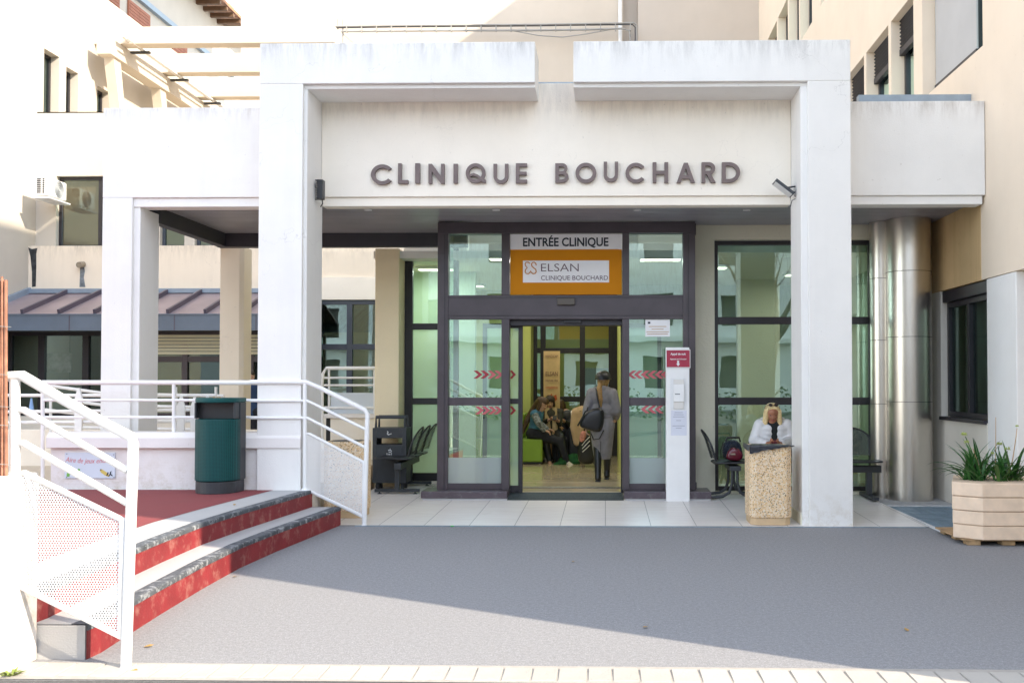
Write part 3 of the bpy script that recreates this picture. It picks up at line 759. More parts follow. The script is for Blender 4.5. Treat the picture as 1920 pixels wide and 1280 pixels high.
WZ0, WZ1 = 1.075, 2.50
c = MB(); c.box(RX, RX+.3, 10.97, 12.9, 0, WZ0-.03); c.box(RX+.3, RX+.34, 12.42, 12.9, WZ0-.03, 2.62); c.box(RX+.002, RX+.3, 12.46, 12.9, WZ0-.03, 2.62)
c.build('wall', M['warm_wall'], rb)
c = MB().box(RX+.9, RX+1.1, YN, 12.9, 0, 2.62); c.build('wall', M['right_wall'], rb)
c = MB().box(RX+.28, RX+1.1, YN, 12.9, 2.63, 2.7); c.build('soffit', M['right_wall'], rb)
c = MB().box(RX-.003, RX+.2, 11.10, 12.9, 2.622, FZL+.2); c.build('stained_panel', M['right_stain'], rb)
# ground floor window, seen very obliquely
def window_x(parent, y0, y1, z0, z1, Xp, ny=1, t=.05, d=.06, fm='frame_dk', gm='glass_dark', hz=()):
    f = MB(); f.box(Xp, Xp+d, y0, y0+t, z0, z1); f.box(Xp, Xp+d, y1-t, y1, z0, z1)
    f.box(Xp, Xp+d, y0+t, y1-t, z0, z0+t); f.box(Xp, Xp+d, y0+t, y1-t, z1-t, z1)
    for i in range(1, ny):
        y = y0+(y1-y0)*i/ny; f.box(Xp-.004, Xp+d-.004, y-t*.55, y+t*.55, z0+t, z1-t)
    for z in hz: f.box(Xp-.002, Xp+d-.006, y0+t, y1-t, z-t/2, z+t/2)
    w = f.build('window', M[fm], parent)
    MB().add([(Xp+d*.6,y0+t-.003,z0+t-.003),(Xp+d*.6,y1-t+.003,z0+t-.003),(Xp+d*.6,y1-t+.003,z1-t+.003),(Xp+d*.6,y0+t-.003,z1-t+.003)], [(0,1,2,3)]).build('pane', M[gm], w)
    return w
w = window_x(rb, 10.98, 12.42, WZ0, 2.47, RX+.07, 2, .06, .07)
MB().box(RX-.035, RX+.07, 10.98, 12.44, WZ0-.045, WZ0-.003).build('sill', M['frame_dk'], w, bevel=.004)
MB().box(RX+.02, RX+.14, 10.98, 12.45, 2.475, 2.615).build('shutter_box', M['frame_dk'], w, bevel=.01)
MB().box(RX+.55, RX+.6, 10.97, 12.42, 1.0, 2.62).build('blind', M['olive'], w)
# windows above
M['screen'] = mat('grey_fabric_screen', (.50, .50, .50), .8, .04, 2)
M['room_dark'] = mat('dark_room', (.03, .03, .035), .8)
for k, (a, b) in enumerate([(5.2, 9.6)] + W1):
    w = window_x(rb, a, b, b1z[0]+.003, b1z[1], RX+.19, 3 if b-a > 1.5 else 1, .07, .06)
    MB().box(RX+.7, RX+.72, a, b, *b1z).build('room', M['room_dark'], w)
    if (a, b) == W1[0]:
        f = MB().box(RX+.165, RX+.185, 11.62, 13.06, b1z[0]+.17, b1z[1]); f.build('blind', M['screen'], w)
        f = MB().box(RX+.15, RX+.19, 11.60, 13.06, b1z[0]+.13, b1z[0]+.168); f.build('blind_bar', M['frame_dk'], w)
    elif k > 1:
        f = MB(); zz = b1z[1]-.02; lo_ = b1z[1]-(.42 if k < 4 else 1.5)
        f.box(RX+.12, RX+.19, a, b, lo_-.09, lo_)
        while zz > lo_: f.obox((RX+.15, (a+b)/2, zz), (0,1,0), (.8,0,-.6), (.6,0,.8), (b-a)/2, .035, .004); zz -= .055
        f.build('shutter', M['frame_dk'], w)
for a, b in W2 + [(5.2, 12.6)]:
    w = window_x(rb, a, b, b2z[0]+.003, b2z[1], RX+.19, 1, .07, .06)
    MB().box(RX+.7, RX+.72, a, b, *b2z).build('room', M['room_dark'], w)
    if 17 < a < 20: MB().box(RX+.165, RX+.185, a, b, b2z[0]+.5, b2z[1]).build('blind', M['screen'], w)
fl = MB().box(at(1604,187,Y=11.5).x, RX-.004, 11.35, 11.45, zr+.01, at(1700,180,Y=11.4).z)
fl.build('coping', mat('blue_zinc', (.30,.37,.44), .4, .1, 8, metal=.3), canopy)

# ================================================================== STAINLESS STEEL DUCTS
M['inox'] = mat('brushed_stainless', (.66, .63, .58), .30, .04, 2, metal=1.0)
M['inox_seam'] = mat('duct_seam', (.22, .21, .20), .4, metal=1.0)
def brushed(m):
    t = m.node_tree; b = t.nodes['Principled BSDF']; v = coords(t, (30, 30, .3))
    bp = N(t, 'ShaderNodeBump'); bp.inputs['Strength'].default_value = .03; bp.inputs['Distance'].default_value = .004
    v2 = coords(t, (7, 7, .12))
    t.links.new(noise(t, v, 3, 3), bp.inputs['Height']); t.links.new(bp.outputs[0], b.inputs['Normal'])
    b.inputs['Anisotropic'].default_value = .5
brushed(M['inox'])
for nm, pxa, pxb, yc, lab, seams in (('steel_duct', 1664, 1746, 12.50, 'wide stainless steel duct column standing beside the peach wing wall', (1.25, 2.05, 2.86)),
                              ('steel_duct', 1632, 1672, 12.70, 'slimmer stainless steel duct column standing left behind the wide one', (1.22, 2.02, 2.80))):
    r = (at(pxb,700,Y=yc).x-at(pxa,700,Y=yc).x)/2; cxx = (at(pxb,700,Y=yc).x+at(pxa,700,Y=yc).x)/2
    t = thing(nm, (cxx, yc, 0), lab, 'duct', 'stainless steel ducts by the wing wall')
    zz = [.0] + list(seams) + [3.52]
    for i in range(len(zz)-1):
        o = MB().lathe((cxx, yc, 0), [(r, zz[i]+.003), (r, zz[i+1]-.003)], 64).build('duct_section', M['inox'], t)
    for s in seams: MB().lathe((cxx, yc, s), [(r-.003,-.004),(r+.004,-.003),(r+.004,.003),(r-.003,.004)], 64).build('seam', M['inox_seam'], t)

# steel grating in the ground at the right
g = MB(); gx0, gx1, gy0, gy1 = 3.37, 4.14, 9.95, 11.95
g.box(gx0, gx1, gy0, gy1, -.01, .004)
gr = g.build('floor_grating', mat('grating_pit', (.02,.03,.045), .6), label='blue grey steel floor grating set in the ground beside tiled terrace', cat='grating')
b = MB(); y = gy0
while y < gy1: b.box(gx0+.01, gx1-.01, y, y+.016, .0045, .016); y += .055
x = gx0
while x < gx1: b.box(x, x+.006, gy0, gy1, .0045, .0155); x += .10
b.build('bars', mat('galvanised_bars', (.30,.40,.48), .45, .2, 6, metal=.4), gr)
b = MB(); b.box(gx0-.03, gx0, gy0, gy1, -.01, .018); b.box(gx0-.03, gx1, gy1, gy1+.03, -.01, .018); b.build('rim', M['white_metal2'], gr)
cp = MB().box(3.34, 4.165, 11.98, 12.9, -.01, .035); cp.build('concrete_pad', M['step_paint'], kind='structure')

# ================================================================== BACK BUILDING
bk = thing('back_building', (-2, 29, 0), 'cream rendered rear block rising behind the entrance canopy, half in sunlight', 'building')
BY = 27.0
bx0 = at(452,40,Y=BY).x; bx1 = at(1196,40,Y=BY).x
MB().box(bx0, bx1-.40, BY, BY+6, 0, 24).build('wall', M['back_wall'], bk)
MB().box(bx1-.40, bx1, BY+.35, BY+6, 0, 24).build('wall', M['back_wall2'], bk)
MB().box(bx1, RX, BY-.12, BY+6, 0, 24).build('wall', M['back_wall2'], bk)
p = at(1163,40,Y=BY-.08)
MB().tube([(p.x,BY-.08,3),(p.x,BY-.08,20)], .055, 12).build('downpipe', M['white_metal'], bk)
# cable bundle across it
cb = thing('cable_bundle', (-2, BY-.2, 10.7), 'bundle of thin grey cables clipped across the cream rear wall', 'cables')
def wire(pts, r, Y, m, name='cable'):
    return MB().tube([at(a, b_, Y=Y) for a, b_ in pts], r, 6).build(name, m, cb)
M['cable'] = mat('grey_cable', (.33,.32,.30), .6); M['cable_dk'] = mat('dark_cable', (.10,.10,.11), .6)
wire([(160,54),(300,53),(480,51),(625,50),(740,48.5),(1000,46.5),(1188,43.5),(1194,48),(1194,90)], .022, BY-.45, M['cable'])
wire([(625,53),(740,51),(1000,49),(1100,47.5),(1186,46.5),(1191,52),(1191,90)], .018, BY-.42, M['cable_dk'])
wire([(640,59.5),(800,58),(1000,57.5),(1100,56),(1168,54),(1180,58),(1183,90)], .026, BY-.44, M['cable'])
wire([(960,58),(1010,67),(1055,70),(1100,64),(1150,55)], .014, BY-.43, M['cable'])
b = MB()
for x in range(650, 1190, 28):
    p = at(x, 50-.006*(x-650), Y=BY-.46); MB().box(p.x-.012, p.x+.012, BY-.49, BY-.40, p.z-.16, p.z+.03).build('clip', M['cable'], cb)
b = MB(); p = at(638,50,Y=BY-.4)
for dx in (-.07, .07): b.tube([(p.x+dx,BY-.4,p.z+.2),(p.x+dx,BY-.4,p.z-1.6)], .02, 6)
b.tube([(p.x+.07,BY-.4,p.z-.2),(p.x+1.1,BY-.4,p.z-1.1)], .012, 6)
b.build('cable_mast', M['cable'], cb)

# ================================================================== LEFT BUILDING
LX, LY = -10.44, 18.0
lb = thing('courtyard_building', (-9, 18.5, 0), 'pale courtyard block on the left with metal lean-to roof and dark windows', 'building')
# side wall (faces the courtyard), runs away from the camera
upw = [at(85,150,X=LX).y, at(97,150,X=LX).y, at(124,150,X=LX).y, at(134,150,X=LX).y, at(182,190,X=LX).y, at(206,190,X=LX).y]
zt0, zb0 = 8.05, 6.4
hl = [(upw[0]-.05, upw[1]+.25, 6.5, at(85,92,X=LX).z), (upw[2], upw[3]+.25, 6.5, at(124,125,X=LX).z), (upw[4], upw[5], 6.5, at(182,160,X=LX).z)]
c = MB(); grid_wall(c, 'x', LX-.3, LX, 9.0, 26.5, 0, 9.5, hl); grid_wall(c, 'x', LX-.3, LX, 9.0, 20.3, 9.5, 14.5, [])
c.build('wall', M['left_wall'], lb)
for y0, y1, z0, z1 in hl: window_x(lb, y0, y1, z0, z1, LX-.22, 2 if y1-y0 > 1.2 else 1, .06, .06, 'frame_dk', 'glass_dark'); 
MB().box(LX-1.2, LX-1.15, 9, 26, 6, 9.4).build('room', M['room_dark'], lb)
# front facade
BZ0, BZ1 = at(120,546,Y=LY).z, at(120,464,Y=LY).z
MB().box(LX, -3.4, LY-.22, LY+.2, BZ0-.1, BZ1).build('parapet_band', M['band'], lb)
PZ0, PZ1 = at(150,330,Y=LY).z, at(150,210,Y=LY).z
uw0, uw1 = at(105,400,Y=LY).x, at(205,400,Y=LY).x
c = MB(); grid_wall(c, 'y', LY, LY+.25, LX, -3.4, BZ1, PZ1, [(uw0, uw1, BZ1, PZ0), (at(300,420,Y=LY).x, at(346,420,Y=LY).x, BZ1, 5.0), (at(365,420,Y=LY).x, at(470,420,Y=LY).x, BZ1, 5.0), (at(610,460,Y=LY).x, at(695,460,Y=LY).x, BZ1, 4.6)])
c.build('wall', M['left_wall'], lb)
M['painted_reflection'] = glass('painted_tan_reflection_glass', (.55, .50, .38), 1.7, 0, .5, (.36, .29, .19))  # milky tan paints in the reflection of a shaded wall
window_y(lb, uw0, uw1, BZ1+.003, PZ0, LY+.10, [at(188,400,Y=LY+.1).x], [], .055, .07, 'frame_dk', 'painted_reflection', bar=.07)
window_y(lb, at(300,420,Y=LY).x, at(346,420,Y=LY).x, BZ1+.003, 5.0, LY+.1, [], [], .05, .07, 'frame_blue', 'glass_dark')
window_y(lb, at(365,420,Y=LY).x, at(470,420,Y=LY).x, BZ1+.003, 5.0, LY+.1, [at(426,420,Y=LY).x], [], .05, .07, 'frame_blue', 'glass_dark')
window_y(lb, at(610,460,Y=LY).x, at(695,460,Y=LY).x, BZ1+.003, 4.6, LY+.1, [at(672,460,Y=LY).x], [], .05, .07, 'frame_blue', 'glass_dark')
MB().box(LX, -3.4, LY+1.6, LY+1.65, 3.9, 6.3).build('room', M['white_int'], lb)
MB().box(LX-3, -3.4, LY, LY+.3, PZ1-.02, PZ1).build('coping', M['left_wall'], lb)
MB().box(LX+.01, -3.4, LY+.26, LY+8, PZ1-.4, PZ1-.05).build('flat_roof', M['cream_conc'], lb)
# metal lean-to roof with standing ribs
EY = 16.36; rz0, rz1 = at(120,588,Y=EY).z, at(120,549,Y=LY-.22).z
rt = MB(); RE = -5.12; rt.add([(LX,EY,rz0),(RE,EY,rz0),(RE,LY-.22,rz1),(LX,LY-.22,rz1),(LX,EY,rz0-.03),(RE,EY,rz0-.03),(RE,LY-.22,rz1-.03),(LX,LY-.22,rz1-.03)], [(0,1,2,3),(4,7,6,5),(0,4,5,1),(1,5,6,2),(3,2,6,7),(0,3,7,4)])
M['roof_metal'] = mat('mauve_roof_metal', (.36, .29, .31), .38, .14, 1.5, metal=.35); M['roof_rib'] = mat('dark_roof_rib', (.09,.075,.10), .4, .1, 3)
rf = rt.build('lean_to_roof', M['roof_metal'], lb)
b = MB(); x = LX+.25; n = Vector((0, -(rz1-rz0), LY-.22-EY)).normalized()
ribs = [at(px,584,Y=EY).x for px in (42, 111, 178, 246, 315, 385, 455, 510)]
for x in ribs:
    b.obox(Vector((x,(EY+LY-.22)/2,(rz0+rz1)/2))+n*.035, (1,0,0), (0,LY-.22-EY,rz1-rz0), n, .022, math.hypot(LY-.22-EY, rz1-rz0)/2+.01, .04)
b.build('standing_seam', M['roof_rib'], rf)
b = MB(); b.box(LX, RE, LY-.30, LY-.215, rz1-.01, rz1+.07); b.obox((LX+.03,(EY+LY-.22)/2,(rz0+rz1)/2+.05),(1,0,0),(0,LY-.22-EY,rz1-rz0),n,.03,math.hypot(LY-.22-EY,rz1-rz0)/2,.05)
b.build('flashing', mat('blue_grey_flashing', (.24,.30,.37), .4, .1, 6), rf)
gz0 = at(120,620,Y=EY-.02).z
b = MB(); b.box(LX, RE, EY-.10, EY-.005, gz0, rz0-.012); b.box(LX, RE, EY-.115, EY+.005, rz0-.030, rz0-.010)
b.build('gutter', mat('slate_gutter', (.115,.15,.20), .42, .12, 2), rf)
b = MB()
for px in (130, 327, 480): p = at(px,605,Y=EY-.1); b.box(p.x-.008, p.x+.008, EY-.104, EY-.1, gz0, rz0-.03)
b.build('gutter_joint', M['roof_rib'], rf)
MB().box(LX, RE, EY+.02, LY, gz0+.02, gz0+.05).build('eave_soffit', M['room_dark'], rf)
# dark shopfront-like windows under it
gy = 17.2
wa, wb, wc_ = at(-60,670,Y=gy).x, at(185,670,Y=gy).x, at(560,670,Y=gy).x
zt_ = gz0+.02
window_y(lb, LX, at(228,670,Y=gy).x, .9, zt_, gy, [at(px,670,Y=gy).x for px in (77, 160)], [], .06, .08, 'frame_dk', 'glass_dark', bar=.11)
wv = window_y(lb, at(230,670,Y=gy).x, at(585,670,Y=gy).x, .9, zt_, gy, [at(px,670,Y=gy).x for px in (346, 470)], [at(400,673,Y=gy).z], .05, .08, 'frame', 'glass_dark', bar=.10)
b = MB(); z = at(400,664,Y=gy).z; M['blind_slat'] = mat('cream_louvre', (.85,.81,.60), .6, .03)
while z < zt_-.06:
    b.obox(((at(302,600,Y=gy).x+at(480,600,Y=gy).x)/2, gy-.02, z+.02), (1,0,0), (0,1,0), (0,0,1), 1.3, .012, .023); z += .059
b.build('louvre', M['blind_slat'], wv)
MB().box(LX, -4.4, gy-.02, gy+.2, .3, .9).build('wall', M['fascia'], lb)
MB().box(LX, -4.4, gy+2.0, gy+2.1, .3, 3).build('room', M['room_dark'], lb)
p = at(108,680,Y=gy+.3); MB().box(p.x-.24, p.x+.24, gy+.3, gy+.32, p.z-.17, p.z+.17).build('poster', mat('faded_mauve_poster', (.30,.22,.24), .6, .6, 9), lb)
# drain stains on the band: a rain spout and a black streak
M['soot'] = mat('black_water_stain', (.035,.037,.04), .9, .5, 12)
def blot(pts, Y, m, name):
    me = loops_mesh([[(at(a,b_,Y=Y).x, at(a,b_,Y=Y).z) for a, b_ in pts]], .003)
    me.transform(Matrix.Translation((0, Y, 0)) @ Matrix.Rotation(pi/2, 4, 'X')); return link(name, me, m, lb)
blot([(53,464),(60,467),(70,465),(68,476),(68,500),(67,537),(60,538),(60,510),(57,480)], LY-.224, M['soot'], 'water_stain')
blot([(150,497),(157,495),(159,508),(157,520),(160,538),(149,538),(150,515)], LY-.224, mat('grey_water_stain',(.18,.20,.22),.9,.5,12), 'water_stain')
p = at(154,495,Y=LY-.25); MB().tube([(p.x,LY-.2,p.z),(p.x,LY-.36,p.z-.03)], .055, 12).build('rain_spout', mat('old_clay_spout',(.30,.25,.18),.8,.3,20), lb)
# right-hand part of the courtyard facade (beyond the front column)
cyY = 17.6
cz = [at(650,y,Y=cyY).z for y in (472, 520, 524, 562, 566)]
x0, x1 = at(560,500,Y=cyY).x, -3.0
MB().box(x0, x1, cyY, cyY+.2, cz[1], cz[0]).build('parapet_band', M['band'], lb)
MB().box(x0, x1, cyY-.05, cyY+.2, cz[3], cz[1]-.002).build('wall', M['fascia'], lb)
ww = window_y(lb, x0, x1, .4, cz[3]-.003, cyY, [at(px,640,Y=cyY).x for px in (655,)], [at(650,650,Y=cyY).z], .08, .08, 'frame_blue', 'glass', bar=.10)
MB().box(x0, x1, cyY+1.6, cyY+1.7, .3, 3.1).build('room', M['mint'], lb)
MB().box(x0+.3, x0+1.15, cyY+.5, cyY+.55, .3, 2.4).build('blind', M['pier'], ww)

# ================================================================== PERGOLA
M['pergola'] = stucco('white_pergola_render', (.60,.54,.45), amt=.15)
pg = thing('pergola', (-8, 22, 6.3), 'sunlit white concrete pergola on roof with cross beams and pipe rail', 'pergola')
for (xa_, xb2, yt, yb, Y) in ((160, 627, 51, 80, 20.0), (250, 560, 101, 135, 22.0), (325, 560, 146, 181, 24.0)):
    a = at(xa_, yt, Y=Y); b2 = at(xb2, yb, Y=Y)
    b = MB().box(a.x, b2.x, Y, Y+.30, b2.z, a.z); b.build('cross_beam', M['pergola'], pg, bevel=.01)
b = MB().box(LX+.25, LX+.55, 19.6, 26, 8.05, 8.38); b.build('edge_beam', M['pergola'], pg, bevel=.01)
for y in (20.3, 22.4, 24.8):
    b = MB(); b.prism([(y,6.3),(y+.18,6.3),(y-.2,8.05),(y-.5,8.05)], LX+.3, LX+.5, 'x'); b.build('post', M['pergola'], pg)
b = MB(); b.tube([(LX+.72,19.7,8.46),(LX+.72,26,8.46)], .045, 10); b.tube([(LX+.82,19.7,8.40),(LX+.82,26,8.40)], .02, 8)
b.build('pipe', M['white_metal2'], pg)
b = MB()
for y in (20.4, 22.3, 24.2): b.box(LX+.5, LX+.95, y, y+.08, 8.33, 8.37)
b.build('pipe_bracket', M['charcoal'], pg)
for x in (-8.3, -5.8): MB().box(x, x+.25, 24.02, 24.27, 6.2, 8.4).build('post', M['pergola'], pg)

# ================================================================== SHUTTERED HOUSE far left
HX = -16.0
sh = thing('shuttered_house', (-18, 36, 0), 'distant bright house with brown shutters and tiled eave above the pergola', 'house')
MB().box(HX-6, HX, 28.5, 46, 0, 16.6).build('wall', M['left_wall'], sh)
b = MB().add([(HX+1.0,34.6,16.55),(HX+1.0,46,16.55),(HX-4,46,18.8),(HX-4,34.6,18.8),(HX+1.0,34.6,16.42),(HX+1.0,46,16.42),(HX-4,46,18.6),(HX-4,34.6,18.6)], [(0,1,2,3),(4,7,6,5),(0,4,5,1),(1,5,6,2),(3,2,6,7),(0,3,7,4)])
b.build('roof', mat('clay_tiles', (.40,.19,.10), .7, .3, 8), sh)
b = MB(); y = 34.8
M['rafter'] = mat('brown_rafter', (.16,.09,.05), .7, .2, 5)
while y < 46: MB().box(HX, HX+.95, y, y+.14, 16.25, 16.42).build('rafter', M['rafter'], sh); y += .7
M['shutter'] = mat('brown_shutter', (.34, .115, .055), .6, .12, 5)
for pxa, pxb in ((185, 221), (238, 279), (322, 349), (365, 388)):
    y0, y1 = at(pxa,30,X=HX).y, at(pxb,30,X=HX).y
    for z0, z1 in ((12.0, 14.3), (15.0, 16.3)) if pxa < 300 else ((12.6, 14.2),):
        s = MB(); s.box(HX+.012, HX+.06, y0, (y0+y1)/2-.01, z0, z1); s.box(HX+.012, HX+.06, (y0+y1)/2+.01, y1, z0, z1)
        z = z0+.1
        while z < z1-.1: s.box(HX+.055, HX+.075, y0+.06, y1-.06, z, z+.04); z += .11
        s.build('shutter', M['shutter'], sh)
b = MB().box(HX, HX+.15, 33, 45, 14.5, 14.68); b.build('gutter', mat('blue_gutter', (.30,.38,.45), .5), sh)
p = at(165.5, 20, X=HX+.2); MB().tube([(p.x,p.y,9),(p.x,p.y,16.5)], .09, 10).build('downpipe', mat('yellow_pipe', (.72,.45,.02), .5), sh)
# a chimney pair on the roof beyond
b = MB()
for px in (414, 433): q = at(px, 12, Y=44); b.box(q.x-.09, q.x+.09, 44, 44.2, q.z-.3, q.z+.4)
b.build('chimney_pot', M['pergola'], sh)

# ================================================================== ACROSS THE STREET (only seen mirrored in the glass and steel), plus an unseen sky screen
op = thing('street_building', (0, -26, 0), 'pale apartment block across the street, mirrored in the entrance glass', 'building')
c = MB(); hs = [(x, x+1.5, z, z+1.6) for x in (-22,-18,-14,-10,-6,-2,2,6,10,14,18) for z in (1.2, 4.4, 7.6)]
grid_wall(c, 'y', -26.5, -26, -26, 24, 0, 10.5, hs); c.build('wall', M['sidebeam'], op)
MB().box(-26, 24, -27.2, -27.1, 0, 10.5).build('room', mat('curtained_room', (.22,.22,.21), .8), op)
MB().box(-26, 24, -26.0, -25.2, 3.5, 3.75).build('balcony', M['white_int'], op)
op2 = thing('sky_screen_building', (28, -14, 0), 'plain cream block out of view at right, added to screen the low sky', 'building')  # unseen block, added to keep low bright sky off the left canopy column
c = MB(); grid_wall(c, 'x', 22, 22.3, -24, 1.5, 0, 13.0, [(y, y+1.4, z, z+1.6) for y in range(-22, 0, 4) for z in (1.2, 4.6, 8.0)]); c.box(22.3, 34, -24, 1.5, 12.7, 13.0); c.build('wall', M['left_wall'], op2)
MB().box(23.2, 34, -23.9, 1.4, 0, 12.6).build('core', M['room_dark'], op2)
hd = MB(); random.seed(11)
for i in range(2600):
    x = random.uniform(-12, 16); y = random.uniform(-13.6, -12.4); z = random.uniform(.05, 1.15)+.12*sin(x*2)
    a = random.uniform(0, 2*pi); s = random.uniform(.05, .1)
    u = Vector((cos(a), sin(a), random.uniform(-.6,.6)))*s; w_ = Vector((-sin(a)*.5, cos(a)*.5, .8))*s
    hd.add([Vector((x,y,z))-u, Vector((x,y,z))+w_*.6, Vector((x,y,z))+u, Vector((x,y,z))-w_*.6], [(0,1,2,3)])
M['leaf_hedge'] = mat('hedge_leaf', (.055, .10, .03), .6, .3, 3)
hd.build('hedge', M['leaf_hedge'], label='clipped green hedge across the street, mirrored in the windows', cat='hedge')
# bare plane tree beside the street
tr = thing('bare_tree', (5.4, -6.5, 0), 'large bare street tree with forked limbs, mirrored in the windows', 'tree')
M['bark'] = mat('grey_bark', (.16,.14,.115), .85, .3, 6, .6, 30)
tb = MB(); random.seed(5)
def limb(p, d, L, r, depth, mb):
    pts = [p]; rs = [r]; q = Vector(p); dd = Vector(d).normalized()
    for i in range(4):
        dd = (dd + Vector((random.uniform(-.22,.22), random.uniform(-.22,.22), random.uniform(-.08,.2)))).normalized()
        q = q + dd*L/4; pts.append(q.copy()); rs.append(r*(1-.14*(i+1)))
    mb.tube(pts, rs, 8 if r > .04 else 5)
    if depth > 0:
        for k in range(3 if depth > 1 else 4):
            i = random.choice((2, 3, 4))
            nd = (dd + Vector((random.uniform(-1,1), random.uniform(-1,1), random.uniform(-.1,.8)))*.85).normalized()
            limb(pts[i], nd, L*random.uniform(.55,.8), rs[i]*random.uniform(.5,.68), depth-1, mb)
tk = MB(); tk.tube([(5.4,-6.5,0),(5.35,-6.5,.8),(5.3,-6.45,1.8),(5.42,-6.4,2.8)], [.30,.24,.21,.20], 14); tk.build('trunk', M['bark'], tr)
for a in range(5): limb(Vector((5.42,-6.4,2.7)), (cos(a*1.26)*.7, sin(a*1.26)*.7, .9), 2.6, .12, 3, tb)
tb.build('crown', M['bark'], tr)
# ================================================================== LOW WALL, RAILINGS
def m_perf(name, col, pitch=.0145, hole=.0047):
    m, t, b = nodes(name); b.inputs['Base Color'].default_value = (*col, 1); b.inputs['Roughness'].default_value = .45
    tc = t.nodes.new('ShaderNodeTexCoord'); sp = t.nodes.new('ShaderNodeSeparateXYZ'); t.links.new(tc.outputs['Object'], sp.inputs[0])
    def lat(o, step, off): return mathn(t, 'MULTIPLY', mathn(t, 'SUBTRACT', mathn(t, 'FRACT', mathn(t, 'ADD', mathn(t, 'DIVIDE', o, step), 500+off)), .5), step)
    def dist(off):
        a = lat(sp.outputs[0], pitch, off); c = lat(sp.outputs[2], pitch*1.732, off)
        return mathn(t, 'SQRT', mathn(t, 'ADD', mathn(t, 'MULTIPLY', a, a), mathn(t, 'MULTIPLY', c, c)))
    d = mathn(t, 'MINIMUM', dist(0), dist(.5))
    t.links.new(mathn(t, 'GREATER_THAN', d, hole), b.inputs['Alpha'])
    return m
M['perf'] = m_perf('perforated_white_sheet', (.80,.80,.79))
M['perf_black'] = m_perf('perforated_black_sheet', (.016,.018,.022), .012, .0035)

LWZ0, LWZ1 = ZS2, at(300,811,Y=10.35).z
lw_ = thing('low_wall', (-4.3, 10.4, ZS2), 'low white painted wall with projecting coping behind the red deck', 'wall')
wl, wr = at(94,870,Y=10.42).x, at(566,870,Y=10.42).x
cz0 = at(300,840,Y=10.36).z
MB().box(wl, wr, 10.43, 10.62, 0, cz0+.01).build('wall', M['low_wall'], lw_, bevel=.008)
b = MB(); b.prism([(10.36,cz0),(10.36,LWZ1-.055),(10.40,LWZ1),(10.70,LWZ1),(10.70,cz0)], wl-.015, wr+.0, 'x'); b.build('coping', M['low_wall'], lw_, bevel=.008)
b = MB(); z = LWZ0+.06; random.seed(2)
while z < cz0-.02: b.box(wl+.004, wr-.004, 10.4265, 10.4305, z, z+.022); z += .027
b.build('board_marks', M['low_wall'], lw_)

def rails(name, loc, label, group, Y, top, mids, panel, posts, r=.022, rp=.024, sq=True, lower_frame=True):
    t = thing(name, loc, label, 'railing', group)
    W_ = M['white_metal']
    def P(pts): return [at(a, b_, Y=Y) for a, b_ in pts]
    tb = MB(); tb.tube(P(top), r*1.25, 12); tb.build('handrail', W_, t)
    for m_ in mids: MB().tube(P(m_), r*.82, 10).build('mid_rail', W_, t)
    for a, b_, c_ in posts:
        p0, p1 = at(a, b_, Y=Y), at(a, c_, Y=Y)
        p = MB(); 
        p.tube([p0, p1], rp, 12); p.build('post', W_, t)
    for a, b_ in [top[-1]] + [(a2, c2) for a2, b2, c2 in posts]:
        fp = at(a, b_, Y=Y); MB().lathe((fp.x, fp.y, fp.z-.004), [(.05,0),(.05,.008),(.034,.012),(.030,.022)], 16).build('foot_plate', W_, t)
    q = P(panel)
    pb = MB(); pb.add([v+Vector((0,-.004,0)) for v in q], [(0,1,2,3,4)]); pl = pb.build('perforated_panel', M['perf'], t)
    f = MB(); f.tube(q, .016, 8, closed=True); f.build('panel_frame', W_, pl)
    return t
NY = 5.19
rails('stair_railing', (-2.8, NY, 0), 'white tubular stair railing with perforated panel nearest the camera', 'stair railings with perforated panels', NY,
      [(16,706),(42,704),(122,751),(200,795),(246,819),(250,832),(236,1256)],
      [[(22,768),(44,768),(239,882)], [(22,832),(44,830),(239,943)]],
      [(28,886),(46,886),(229,974),(226,1192),(26,1092)],
      [(28, 712, 1094)], .022, .026)
# panel is five sided: rebuild its sheet below with the same outline
FYR = 10.37
rails('stair_railing', (-2.8, FYR, 0), 'white tubular stair railing with perforated panel beside the tiled terrace', 'stair railings with perforated panels', FYR,
      [(470,716),(574,716),(600,727),(684,768),(689,776),(683,986)],
      [[(470,751),(576,751),(686,805)], [(470,783),(576,783),(686,839)]],
      [(572,813),(580,813),(682,866),(681,968),(572,916)],
      [(572, 716, 918)], .020, .022)
# railing on top of the low wall
wy = 10.52
t = thing('wall_railing', (-4.5, wy, LWZ1), 'white three bar railing standing on the low white wall', 'railing')
for y, r in ((717,.026),(750,.016),(782,.016)):
    MB().tube([at(80,y,Y=wy), at(572,y,Y=wy)], r, 10).build('rail', M['white_metal'], t)
for x, y1 in ((80,905),(326,812),(570,812)):
    MB().tube([at(x,717,Y=wy), at(x,y1,Y=wy)], .020, 10).build('post', M['white_metal'], t)
